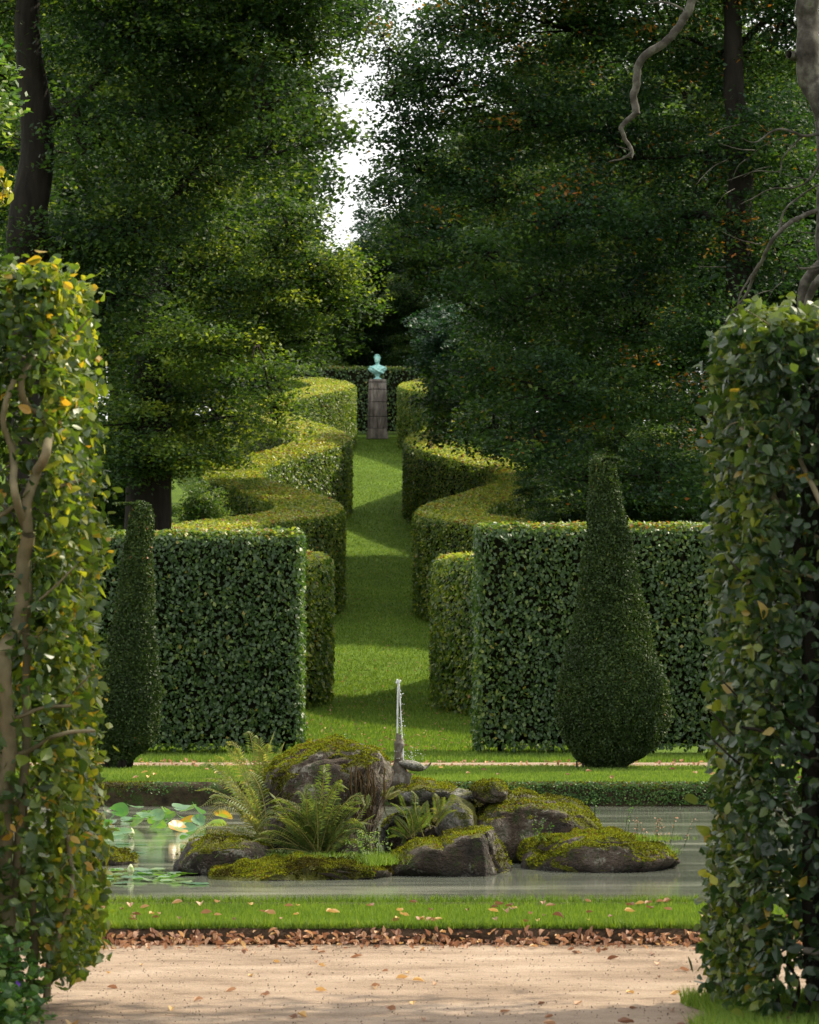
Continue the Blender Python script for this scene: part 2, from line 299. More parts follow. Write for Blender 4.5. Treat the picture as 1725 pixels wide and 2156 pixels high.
# ------------------------------------------------------------------ the ground, paths and pond
PC, PA, PB = (0.0, 26.45), 9.8, 7.75
WZ = -0.22
def pond_pt(th, k=1.0, e=4.0):
    c, s = math.cos(th), math.sin(th)
    r = 1 / ((abs(c) / (PA * k)) ** e + (abs(s) / (PB * k)) ** e) ** (1 / e)
    return PC[0] + r * c, PC[1] + r * s
def build_ground():
    bx, y0, y1 = 10.5, 18.0, 35.0
    xs = np.unique(np.concatenate([[-1500, -600, -300, -150], np.arange(-80, -10.6, 5), [-bx], np.arange(-9, 10, 1.5), [bx], np.arange(15, 81, 5), [150, 300, 600, 1500]]))
    ysg = np.unique(np.concatenate([[-300, -100, -40], np.arange(-20, 17, 2.), [17.0, 17.205, 17.215], [y0], np.arange(20, 35, 2.), [y1], np.arange(36, 200, 2.), [220, 260, 320, 420, 600, 900, 1500, 3000]]))
    X, Y = np.meshgrid(xs, ysg); Z = T(Y)
    V = np.stack([X, Y, Z], -1).reshape(-1, 3); nx = len(xs); q = []
    for j in range(len(ysg) - 1):
        for i in range(nx - 1):
            cx, cy_ = (xs[i] + xs[i + 1]) / 2, (ysg[j] + ysg[j + 1]) / 2
            if abs(cx) < bx and y0 < cy_ < y1: continue
            q.append([j * nx + i, j * nx + i + 1, (j + 1) * nx + i + 1, (j + 1) * nx + i])
    n0 = len(V); A = []; B = []; N = 240
    for k in range(N):
        th = (k + .5) * 2 * math.pi / N; px, py = pond_pt(th); A.append((px, py, 0))
        dx, dy = px - PC[0], py - PC[1]
        t = min(bx / abs(dx) if dx else 9e9, ((y1 - PC[1]) if dy > 0 else (PC[1] - y0)) / abs(dy) if dy else 9e9)
        B.append((PC[0] + dx * t, PC[1] + dy * t, 0))
    V = np.vstack([V, A, B])
    for k in range(N):
        a, b = n0 + k, n0 + (k + 1) % N; q.append([a, n0 + N + k, n0 + N + (k + 1) % N, b])
    # corner triangles where the ray points skip a corner of the rectangle
    tri = []
    for sx in (-1, 1):
        for sy in (0, 1):
            c = (sx * bx, (y0, y1)[sy], 0); d = [(B[k][0] - c[0]) ** 2 + (B[k][1] - c[1]) ** 2 for k in range(N)]
            best = min(range(N), key=lambda k: d[k] + d[(k + 1) % N]); V = np.vstack([V, [c]]); tri.append([n0 + N + best, len(V) - 1, n0 + N + (best + 1) % N])
    tag(mesh_np('ground', V, [np.array(q), np.array(tri)], M['lawn'], smooth=False), kind='structure')
    # pond bed and water
    ring = np.array([pond_pt(k * 2 * math.pi / 200, 1.02) for k in range(200)])
    for nm, z, mt, sc_ in (('pond_bed', -1.2, 'soil', 1.03), ('water', WZ, 'water', 1.0)):
        Vb = np.concatenate([[[PC[0], PC[1], z]], np.c_[(ring - PC) * sc_ + PC, np.full(200, z)]])
        tag(mesh_np(nm, Vb, np.array([[0, 1 + k, 1 + (k + 1) % 200] for k in range(200)]), M[mt]), kind='structure')
build_ground()
def sheet(name, pts, z, mat, n=1, kind='structure'):
    me = bpy.data.meshes.new(name); me.from_pydata([(x, y, z) for x, y in pts], [], [tuple(range(len(pts)))])
    return tag(link(name, me, None, mat), kind=kind)
def edge(x0, x1, y, amp, n, s): return [(x, y + amp * float(fbm(np.array([[x * 1.2, s, 0.]]), 1, 3, s)[0])) for x in np.linspace(x0, x1, n)]
sheet('gravel_path', edge(-14, 14, 7, .1, 3, 1) + [(14, 17.2)] + [(-14, 17.2)], -0.076, M['gravel'])
sheet('far_path', edge(-14, 14, 38.45, .03, 60, 2) + edge(14, -14, 39.95, .02, 60, 3), 0.004, M['gravel'])
# soil edge under the near lawn and mossy bank around the pond
mb = MB(); xs_ = np.linspace(-8, 8, 200); prof = [(17.26, .004), (17.205, .002), (17.17, -.03), (17.16, -.072)]
V = np.array([[x, y + .012 * math.sin(x * 9 + z_ * 90) + .01 * random.random(), z_] for x in xs_ for (y, z_) in prof])
q = [[i * 4 + j, i * 4 + j + 1, i * 4 + j + 5, i * 4 + j + 4] for i in range(199) for j in range(3)]
tag(mesh_np('soil_edge', V, np.array(q), M['soil'], smooth=True), kind='structure')
N = 900; prof = [(.10, .012), (.02, .02), (-.04, -.02), (-.07, -.08), (-.05, -.16), (-.09, -.24), (-.05, -.5)]
V = []
for k in range(N):
    x, y = pond_pt(k * 2 * math.pi / N); d = np.array([x - PC[0], y - PC[1]]); d /= np.linalg.norm(d)
    for (o2, z) in prof: V.append([x + d[0] * o2, y + d[1] * o2, z])
V = np.array(V); dn = fbm(V, 5, 4, 3)[:, None]; dd = V[:, :2] - PC; dd /= np.linalg.norm(dd, axis=1)[:, None]
V[:, :2] += dd * dn * .06; m_ = len(prof)
q = [[k * m_ + j, k * m_ + j + 1, ((k + 1) % N) * m_ + j + 1, ((k + 1) % N) * m_ + j] for k in range(N) for j in range(m_ - 1)]
bank = tag(mesh_np('pond_wall', V, np.array(q), M['stone_wall'], smooth=True), 'low dark mossy stone wall edging the pond', 'pond wall')
# ------------------------------------------------------------------ grass
def blades(name, X, Y, Z, h, wd, mat='grass', lean=.4, r=rng):
    n = len(X); h = h * r.uniform(.5, 1.3, n); a = r.uniform(0, 2 * np.pi, n); l = r.uniform(0, 1, n) * lean * h; la = r.uniform(0, 2 * np.pi, n)
    dx, dy = np.cos(a) * wd / 2, np.sin(a) * wd / 2
    B = np.stack([X, Y, Z], -1)
    V = np.stack([B - np.c_[dx, dy, 0 * dx], B + np.c_[dx, dy, 0 * dx], B + np.c_[np.cos(la) * l, np.sin(la) * l, h]], 1).reshape(-1, 3)
    patch = fbm(np.c_[X * 1.5, Y * 1.5, 0 * X], 1, 3, 5) * .25
    return mesh_np(name, V, np.arange(n * 3).reshape(-1, 3), M[mat], tint=np.clip(r.beta(3, 3, n) + patch, 0, 1))
def uni(n, a, b): return rng.uniform(a, b, n)
n = 90000; X = uni(n, -3.3, 3.3); Y = 17.23 + (18.72 - 17.23) * rng.random(n)
tag(blades('near_lawn_grass', X, Y, 0 * X, .034, .0055), 'short bright grass on the strip between gravel and pond', 'grass', kind='stuff')
n = 9000; X = uni(n, -3.3, 3.3); Y = 17.2 + .05 * rng.random(n)
tag(blades('lawn_fringe_grass', X, Y, 0 * X, .045, .007, lean=.8), 'ragged grass fringe hanging over the soil edge', 'grass', kind='stuff')
n = 9000; X = uni(n, -3.6, 3.6); Y = 18.68 + .06 * rng.random(n)
tag(blades('near_bank_grass', X, Y, 0 * X, .055, .008, lean=.6), 'grass fringe along the near edge of the pond', 'grass', kind='stuff')
n = 150000; X = uni(n, -7, 7); Y = uni(n, 34.25, 38.45)
tag(blades('far_lawn_grass', X, Y, 0 * X, .04, .014), 'bright lawn strip on the far side of the pond', 'grass', kind='stuff')
n = 30000; X = uni(n, -7, 7); Y = uni(n, 39.95, 42.3)
tag(blades('hedge_foot_grass', X, Y, 0 * X, .06, .014), 'grass verge at the foot of the tall front hedges', 'grass', kind='stuff')
def axis(y): return np.interp(y, [42, 163, 200], [-.26, -1.53, -1.9])
n = 170000; Y = 42.3 + 122 * rng.random(n) ** 1.3; X = axis(Y) + uni(n, -3.2, 3.2)
tag(blades('alley_grass', X, Y, T(Y), .055, .022), 'mown grass of the long alley between the wavy hedges', 'grass', kind='stuff')
# mown-grass corner by the right hedge
gp = [(1.28, 13.2), (1.18, 13.6), (1.26, 14.0), (1.32, 14.4), (1.5, 14.9), (5, 15), (5, 11), (1.0, 11), (1.16, 12.6)]
sheet('grass_corner', gp, -0.068, M['lawn'])
n = 30000; X = uni(n, 1.08, 2.6); Y = uni(n, 12.4, 14.5); k = X > 1.16 + .07 * np.sin(Y * 6) + .12 * np.clip(Y - 14, 0, 1); X, Y = X[k], Y[k]
tag(blades('corner_grass', X, Y, 0 * X - .07, .065, .006, lean=.9), 'longer grass at the foot of the right near hedge', 'grass', kind='stuff')

# ------------------------------------------------------------------ hedges
def along(path, t):
    """path (n,2), t in metres -> xy, tangent"""
    d = np.linalg.norm(np.diff(path, axis=0), axis=1); s = np.concatenate([[0], np.cumsum(d)])
    x = np.interp(t, s, path[:, 0]); y = np.interp(t, s, path[:, 1])
    x2 = np.interp(t + .05, s, path[:, 0]); y2 = np.interp(t + .05, s, path[:, 1]); x1 = np.interp(t - .05, s, path[:, 0]); y1 = np.interp(t - .05, s, path[:, 1])
    tg = unit(np.c_[x2 - x1, y2 - y1]); return np.c_[x, y], tg, s[-1]
def hedge(name, path, th, h, label, group=None, mat='beech', dens=250, L=.1, W=.065, lift=0.0, bottom=.05, near=False, jit=.05, ztop=None, densf=None, core=.10, r=rng):
    path = np.asarray(path, float); _, _, TL = along(path, np.array([0.]))
    root = thing(name, (path[0, 0], path[0, 1], float(T(path[0, 1]))), label, 'hedge', group)
    per = 2 * h + th; n = int(dens * TL * per); ne = int(dens * th * h * 2)
    t = r.random(n) * TL; s = r.random(n) * per
    xy, tg, _ = along(path, t); nr = np.c_[tg[:, 1], -tg[:, 0]]
    side = np.where(s < h, -1, np.where(s < h + th, 0, 1)); z = np.where(side == -1, s, np.where(side == 1, s - h - th, h)); off = np.where(side == 0, s - h - th / 2, side * th / 2)
    # ends
    te = np.where(r.random(ne) < .5, 0, TL); xye, tge, _ = along(path, te); nre = np.c_[tge[:, 1], -tge[:, 0]]; offe = (r.random(ne) - .5) * th; ze = r.random(ne) * h
    xy = np.vstack([xy, xye]); nr = np.vstack([nr, nre]); tg = np.vstack([tg, tge]); off = np.concatenate([off, offe]); z = np.concatenate([z, ze])
    en = np.concatenate([np.zeros(n), np.where(te > 0, 1, -1)]); side = np.concatenate([side, np.zeros(ne)])
    # rounded top corners
    rc = .16; c = np.clip((np.abs(off) - (th / 2 - rc)) / rc, 0, 1); tz = np.clip((z - (h - rc)) / rc, 0, 1)
    z = z - rc * .35 * c * tz; off = off - np.sign(off) * rc * .3 * tz * c
    Nn = np.c_[nr * (side[:, None]) + tg * en[:, None], np.where((side == 0) & (en == 0), 1., 0.)]
    Pt = np.c_[xy + nr * off[:, None], z]
    Pt[:, 2] += T(Pt[:, 1]) + lift
    u_ = fbm(Pt, 1.6, 3, 9); Pt += Nn * (u_[:, None] * jit + r.normal(size=(len(Pt), 1)) * jit * .55)
    keep = z > bottom + .05 * r.random(len(z))
    if not near: thin = fbm(Pt, .8, 4, 17) + .6 * fbm(Pt, 5, 2, 19); keep &= r.random(len(z)) > np.clip((thin - .34) * 1.6, 0, .45) + .5 * np.clip((.3 - z) / .3, 0, 1) * r.random(len(z))
    if densf is not None: keep &= r.random(len(z)) < densf(Pt, Nn)
    Pt, Nn, zk = Pt[keep], Nn[keep], z[keep]
    ln = Nn * .75 + np.array([0, 0, .35]) + r.normal(size=Pt.shape) * .55
    D = np.array([0, 0, -1.]) + r.normal(size=Pt.shape) * .6
    if near: ln = Nn * .45 + np.array([0, 0, .45]) + r.normal(size=Pt.shape) * .75; D = Nn * .5 + np.array([0, 0, -.5]) + r.normal(size=Pt.shape) * .8
    V, Fq = (leaves_near if near else leaves4)(Pt, ln, L, W, r, D)
    tint = np.clip(r.beta(2.2, 2.6, len(Pt)) * .9 + fbm(Pt, .9, 3, 4) * .2 + (.30 if not near else .14) * (Nn[:, 2] > .5) - (.08 if near else 0) * (Nn[:, 1] < -.5) + (.18 if near else 0) * (np.abs(Nn[:, 0]) > .6), 0, 1); tint = np.minimum(tint, .95) if near else tint; tint = np.minimum(tint, .86) if mat == 'beech_near_shaded' else tint; tint = np.where((Nn[:, 2] > .5) & (mat == 'beech_near_shaded'), tint * .4 + .52, tint); tint = np.where(r.random(len(tint)) < (.012 if near else .006), .96, tint)  # sunlight painted into the leaf tint: yellower tops and sides, darker fronts
    if near: tint = np.repeat(tint, 4)
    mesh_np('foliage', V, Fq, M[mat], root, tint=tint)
    # twiggy core
    m = max(2, int(TL / .5)); t = np.linspace(core, TL - core, m); xy, tg, _ = along(path, t); nr = np.c_[tg[:, 1], -tg[:, 0]]; V = []
    q = []; hw = th / 2 - core
    sec = [(-hw * .85, bottom + .1), (-hw, bottom + .2), (-hw, h * .5), (-hw, h - .2), (-hw + .12, h - core), (0, h - core * .9), (hw - .12, h - core), (hw, h - .2), (hw, h * .5), (hw, bottom + .2), (hw * .85, bottom + .1)]
    for k in range(m):
        for (o2, z2) in sec: V.append([xy[k, 0] + nr[k, 0] * o2, xy[k, 1] + nr[k, 1] * o2, z2 + float(T(xy[k, 1] + nr[k, 1] * o2)) + lift])
    ns = len(sec)
    for k in range(m - 1):
        for j in range(ns): q.append([k * ns + j, k * ns + (j + 1) % ns, (k + 1) * ns + (j + 1) % ns, (k + 1) * ns + j])
    V = np.array(V); nv = len(V)
    caps = []
    for kk in (0, m - 1):
        V = np.vstack([V, V[kk * ns:(kk + 1) * ns].mean(0)[None]])
        caps += [[kk * ns + j, kk * ns + (j + 1) % ns, len(V) - 1] for j in range(ns)]
    mesh_np('twig_core', V, [np.array(q), np.array(caps)], M['twig'], root)
    return root
def stems(root, path, th, n, h=.5, r0=.03, seed=1):
    rr = np.random.default_rng(seed); _, _, TL = along(path, np.array([0.])); xy, tg, _ = along(path, np.linspace(.25, TL - .2, n)); 
    for k in range(n):
        b = MB(); x, y = xy[k] + rr.normal(size=2) * .08; z = float(T(y)) - .05; b.tube([[x, y, z], [x + rr.normal() * .04, y, z + h * .5], [x + rr.normal() * .08, y + rr.normal() * .05, z + h]], np.array([r0 * 1.3, r0, r0 * .8]), 7); b.build('stem', M['bark'], root)

# the two tall straight hedges facing the pond
G1 = 'tall straight hedges facing the pond'
hp = np.array([[-1.36, 42.85], [-9.5, 42.85]])
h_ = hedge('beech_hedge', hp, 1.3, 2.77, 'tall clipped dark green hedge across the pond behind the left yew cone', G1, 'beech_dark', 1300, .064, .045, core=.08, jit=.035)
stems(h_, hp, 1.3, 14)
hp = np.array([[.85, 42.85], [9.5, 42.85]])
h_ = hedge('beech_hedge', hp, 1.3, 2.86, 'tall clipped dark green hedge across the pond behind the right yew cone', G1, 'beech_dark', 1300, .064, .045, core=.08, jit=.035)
stems(h_, hp, 1.3, 14)
# serpentine hedges
ysr = np.arange(47, 165.5, .5)
def wave(y, y0, Pd, A, e=1.0): return A * ((1 - np.cos(2 * np.pi * (y - y0) / Pd)) / 2) ** e
xl = axis(ysr) - 1.03 - wave(ysr, 67, 30, 2.8, .9) - 1.0
xr = axis(ysr) + .95 + wave(ysr, 64, 31, 2.9, .9) + 1.0
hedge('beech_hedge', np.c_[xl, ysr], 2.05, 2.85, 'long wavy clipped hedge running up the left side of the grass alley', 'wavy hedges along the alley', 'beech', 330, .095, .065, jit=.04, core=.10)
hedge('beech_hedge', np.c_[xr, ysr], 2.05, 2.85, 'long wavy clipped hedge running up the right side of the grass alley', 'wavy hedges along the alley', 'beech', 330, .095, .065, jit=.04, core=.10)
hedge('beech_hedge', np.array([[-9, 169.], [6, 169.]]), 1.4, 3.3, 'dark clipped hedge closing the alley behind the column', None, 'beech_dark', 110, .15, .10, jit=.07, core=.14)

# the two near hedges framing the view
def dl(Pt, Nn):
    u = 862.5 + F * Pt[:, 0] / Pt[:, 1]; v = 1343 - F * (Pt[:, 2] - H) / Pt[:, 1]
    d = np.ones(len(u)); d[(Nn[:, 1] < -.3)] = .8
    d[(Nn[:, 1] < -.3) & (u < 120) & (v > 790) & (v < 1250)] = .16
    d[(Nn[:, 1] < -.3) & (u < 95) & (v > 1250) & (v < 1650)] = .3
    return d
def dr(Pt, Nn):
    u = 862.5 + F * Pt[:, 0] / Pt[:, 1]; v = 1343 - F * (Pt[:, 2] - H) / Pt[:, 1]
    d = np.ones(len(u)); d[(Nn[:, 1] < -.3) & (u > 1620) & (v > 800)] = .55
    return d
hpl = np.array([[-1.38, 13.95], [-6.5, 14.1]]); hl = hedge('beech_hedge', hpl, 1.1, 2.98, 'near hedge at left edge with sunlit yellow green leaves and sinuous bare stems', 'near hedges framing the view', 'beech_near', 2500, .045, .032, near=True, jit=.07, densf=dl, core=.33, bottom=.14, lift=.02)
hpr = np.array([[1.34, 13.9], [6.5, 14.2]]); hr = hedge('beech_hedge', hpr, 1.1, 2.79, 'near hedge at right edge in shade with dark glossy leaves', 'near hedges framing the view', 'beech_near_shaded', 2300, .046, .034, near=True, jit=.07, densf=dr, core=.3, bottom=.05, lift=.0)
def loose(root, n, xr_, yr_, zr_, mat, seed):
    rr = np.random.default_rng(seed); C = np.c_[rr.uniform(*xr_, n), rr.uniform(*yr_, n), rr.uniform(*zr_, n)]
    V, Fq = leaves_near(C, rr.normal(size=(n, 3)) + [0, -.5, .6], .048, .034, rr); mesh_np('inner_foliage', V, Fq, M[mat], root, tint=np.repeat(rr.beta(2, 3, n), 4))
loose(hl, 500, (-3.2, -1.46), (13.45, 14.4), (.15, 2.8), 'beech_near', 5)
loose(hr, 1500, (1.42, 3.2), (13.4, 14.4), (.15, 2.7), 'beech_near_shaded', 6)
def branch(root, uvs, y, r0, r1, mat='bark_olive', name='branch', yj=.05, n=8, seed=0):
    rr = np.random.default_rng(seed); p = spl([P(u, v, y + rr.normal() * yj) for u, v in uvs], n)
    kk = (2.2 if r0 > .05 else 6) if r0 > .012 else 5; ll = np.linalg.norm(np.diff(p, axis=0), axis=1).sum() / max(len(p) - 1, 1)
    p = p + np.c_[fbm(p, kk, 3, seed), fbm(p, kk, 3, seed + 5), fbm(p, kk, 3, seed + 9)] * max(r0 * .8, min(.02, ll * .25))
    p += rr.normal(size=p.shape) * min(r0 * .05, .003)
    b = MB(); b.tube(p, np.linspace(r0, r1, len(p)) * (1 + .16 * fbm(p, 6, 3, 3)), 9); return b.build(name, M[mat], root)
YL = 13.45
branch(hl, [(20, 2120), (12, 1800), (18, 1560), (10, 1400), (38, 1300), (55, 1180), (60, 1120)], YL, .034, .027, seed=1, name='trunk')
branch(hl, [(60, 1120), (55, 1060), (75, 1000), (100, 950), (102, 890), (60, 850), (45, 800), (70, 740)], YL, .022, .014, seed=2)
branch(hl, [(60, 1130), (30, 1040), (28, 960), (8, 880), (30, 800)], YL, .017, .012, seed=3)
branch(hl, [(15, 2050), (45, 1700), (60, 1430), (58, 1230)], YL + .1, .02, .016, seed=4)
branch(hl, [(-5, 1090), (40, 1060), (110, 1030), (170, 1010)], YL + .05, .011, .006, seed=5)
branch(hl, [(-10, 1600), (60, 1580), (130, 1545), (200, 1540)], YL, .012, .007, seed=6)
branch(hl, [(-10, 1500), (30, 1510), (90, 1490), (150, 1485)], YL, .010, .006, seed=7)
branch(hl, [(100, 2110), (110, 2000), (150, 1890), (140, 1760)], YL + .1, .016, .010, seed=8)
branch(hl, [(60, 2100), (70, 1950), (40, 1800)], YL + .2, .02, .015, seed=9)
for k, (u, v) in enumerate([(150, 700), (60, 1350), (120, 1220), (70, 1650), (150, 1450), (100, 1850)]):
    branch(hl, [(u - 60, v + 60), (u - 10, v + 20), (u + 40, v - 30)], YL + .05, .007, .003, seed=20 + k, name='twig')
branch(hr, [(1710, 2110), (1705, 1800), (1712, 1500), (1700, 1250), (1660, 1080), (1640, 1000)], YL + .1, .028, .018, 'bark', 'trunk', seed=11)
branch(hr, [(1760, 1160), (1700, 1120), (1640, 1060), (1600, 980), (1560, 900)], YL, .015, .008, 'bark_olive', seed=12)
branch(hr, [(1760, 1180), (1730, 1060), (1680, 960), (1660, 880)], YL, .013, .008, 'bark_olive', seed=13)
branch(hr, [(1780, 1640), (1700, 1600), (1620, 1545), (1560, 1530)], YL, .014, .006, 'bark', seed=14)
branch(hr, [(1780, 1235), (1710, 1215), (1650, 1200)], YL, .010, .005, 'bark_olive', seed=15)
branch(hr, [(1790, 2003), (1720, 2004), (1690, 2000)], YL - .1, .016, .014, 'bark_grey', seed=16)
for k in range(4):
    u = 1610 + k * 30; branch(hr, [(u, 2130), (u + random.uniform(-20, 20), 2070), (u + random.uniform(-40, 40), 2000)], YL + .3 * random.random(), .009, .005, 'bark', 'stem', seed=30 + k)
for k in range(9):
    u = random.uniform(1530, 1700); v = random.uniform(1150, 1950)
    branch(hr, [(u + 60, v + 50), (u, v), (u - 50, v - 50)], YL + .05, .006, .003, 'bark', 'twig', seed=50 + k)
for root, x0, sd_ in ((hl, -1.45, 1), (hr, 1.42, 2)):
    rr = np.random.default_rng(70 + sd_); sg = -1 if x0 < 0 else 1
    for k in range(42):
        p0 = np.array([x0 + sg * rr.uniform(.05, .8), rr.uniform(13.5, 13.8), rr.uniform(.1, 2.6)]); d = unit(rr.normal(size=3) * [1, .4, .8] + [-.5 * sg, -.5, .4]); l = rr.uniform(.15, .4)
        p_ = spl([p0, p0 + d * l * .4 + rr.normal(size=3) * .02, p0 + d * l * .75 + rr.normal(size=3) * .03, p0 + d * l], 4); b = MB(); b.tube(p_, np.linspace(rr.uniform(.003, .007), .0015, len(p_)), 5); b.build('twig', M['bark_olive'], root)
# small yellow sprig poking out of the right hedge over the water
for (u, v) in ((1488, 1842), (1502, 1852), (1480, 1836), (1505, 1490), (1498, 1488)):
    V, Fq = leaves_near(P(u, v, 13.8)[None], np.array([[0, -1, .5]]) + rng.normal(size=(1, 3)) * .3, .05, .035); mesh_np('yellow_leaf', V, Fq, M['beech_near'], hr, tint=[.88] * 4)

# ------------------------------------------------------------------ topiary cones
def cone(prof, y, label, seed):
    rr = np.random.default_rng(seed); prof = np.array(prof, float)
    z = np.array([P(0, v, y)[2] for v in prof[:, 0]]); xa = np.array([P(u, 1000, y)[0] for u in prof[:, 1]]); xb = np.array([P(u, 1000, y)[0] for u in prof[:, 2]])
    c = (xa + xb) / 2; rad = (xb - xa) / 2 - .028; o = np.argsort(z); z, c, rad = z[o], c[o], rad[o]
    zs = np.linspace(z[0], z[-1], 90); zs = np.concatenate([zs, [z[-1]]])
    cs = np.interp(zs, z, c); rs = np.interp(zs, z, rad)
    ks = np.ones(5) / 5; rs[2:-4] = np.convolve(rs, ks, 'same')[2:-4]
    root = thing('yew_cone', (c[0], y, 0), label, 'topiary', 'clipped yew cones by the pond')
    n = 95000; A = rs.clip(.02) ; pcum = np.cumsum(A); pcum /= pcum[-1]
    zz = np.interp(rr.random(n), pcum, zs); th = rr.uniform(0, 2 * np.pi, n); r_ = np.interp(zz, zs, rs); cc = np.interp(zz, zs, cs)
    # cap
    k = rr.random(n) < .02; r_ = np.where(k, r_[:] * 0 + np.interp(zz * 0 + zs[-1] - .03, zs, rs) * np.sqrt(rr.random(n)), r_); zz = np.where(k, zs[-1] - .02, zz)
    nrm = np.c_[np.cos(th), np.sin(th), .15 + 0 * th]; Pt = np.c_[cc + r_ * np.cos(th), y + r_ * np.sin(th), zz]
    low = np.clip((z[0] + 1.0 - zz) / 1.0, 0, 1)           # rougher, gappier skirt
    dn = fbm(Pt * [1, 1, .35], 4.5, 4, seed); d2 = fbm(Pt, 2.2, 3, seed + 2)
    Pt += nrm * (d2 * .055 + dn * (.02 + .07 * low) + rr.normal(size=n) * .011)[:, None]
    keep = rr.random(n) > low * (dn < -.12) * .85
    Pt, nrm, low = Pt[keep], nrm[keep], low[keep]
    N2 = nrm * .5 + rr.normal(size=Pt.shape) * .7; D = nrm * .8 + np.array([0, 0, .5]) + rr.normal(size=Pt.shape) * .5
    V, Fq = leaves4(Pt, N2, .042, .022, rr, D)
    tint = np.clip(rr.beta(2, 3, len(Pt)) + fbm(Pt, 3, 3, 8) * .3, 0, 1)
    mesh_np('foliage', V, Fq, M['yew'], root, tint=tint)
    S = 48; V = []
    for k in range(len(zs)):
        for j in range(S):
            t = 2 * np.pi * j / S; rr_ = max(rs[k] - .04, .005); V.append([cs[k] + rr_ * math.cos(t), y + rr_ * math.sin(t), zs[k] - (.03 if k == len(zs) - 1 else 0)])
    V = np.array(V); nn = fbm(V * [1, 1, .35], 5, 3, seed + 5)
    V[:, :2] += (V[:, :2] - np.repeat(np.c_[cs, cs * 0 + y], S, 0)) * (nn * .09)[:, None]
    q = np.array([[k * S + j, k * S + (j + 1) % S, (k + 1) * S + (j + 1) % S, (k + 1) * S + j] for k in range(len(zs) - 1) for j in range(S)])
    V = np.vstack([V, [[cs[-1], y, zs[-1] - .02]]]); caps = np.array([[(len(zs) - 1) * S + j, (len(zs) - 1) * S + (j + 1) % S, len(V) - 1] for j in range(S)])
    mesh_np('twig_core', V, [q, caps], M['yew_core'], root, smooth=True)
    for k in range(9):
        a = rr.uniform(0, 6.28); b = MB(); x0 = c[0] + .12 * math.cos(a); y0 = y + .12 * math.sin(a)
        b.tube(spl([[x0, y0, -.03], [x0 + .05 * math.cos(a), y0 + .05 * math.sin(a), .12], [c[0] + rad[0] * .95 * math.cos(a), y + rad[0] * .95 * math.sin(a), .4]], 4), .022, 6); b.build('stem', M['bark'], root)
    return root
RCONE = [(961, 1258, 1276), (966, 1247, 1290), (975, 1242, 1298), (1000, 1239, 1306), (1050, 1234, 1314), (1100, 1230, 1325), (1200, 1221, 1341), (1300, 1206, 1361), (1350, 1194, 1376), (1400, 1180, 1392), (1450, 1167, 1407), (1490, 1163, 1413), (1530, 1171, 1406), (1570, 1190, 1380), (1592, 1206, 1354), (1608, 1226, 1330), (1619, 1244, 1312)]
LCONE = [(1057, 290, 303), (1062, 281, 312), (1075, 275, 318), (1100, 269, 320), (1150, 262, 322), (1200, 252, 325), (1250, 243, 327), (1300, 234, 331), (1350, 225, 334), (1400, 214, 339), (1450, 203, 343), (1490, 197, 344), (1530, 199, 338), (1570, 205, 320), (1595, 213, 290), (1610, 222, 275), (1620, 232, 262)]
cone(RCONE, 37.9, 'large clipped yew cone with bulging base on the right of the alley', 21)
cone(LCONE, 37.9, 'slimmer clipped yew cone on the left beside the near hedge', 22)

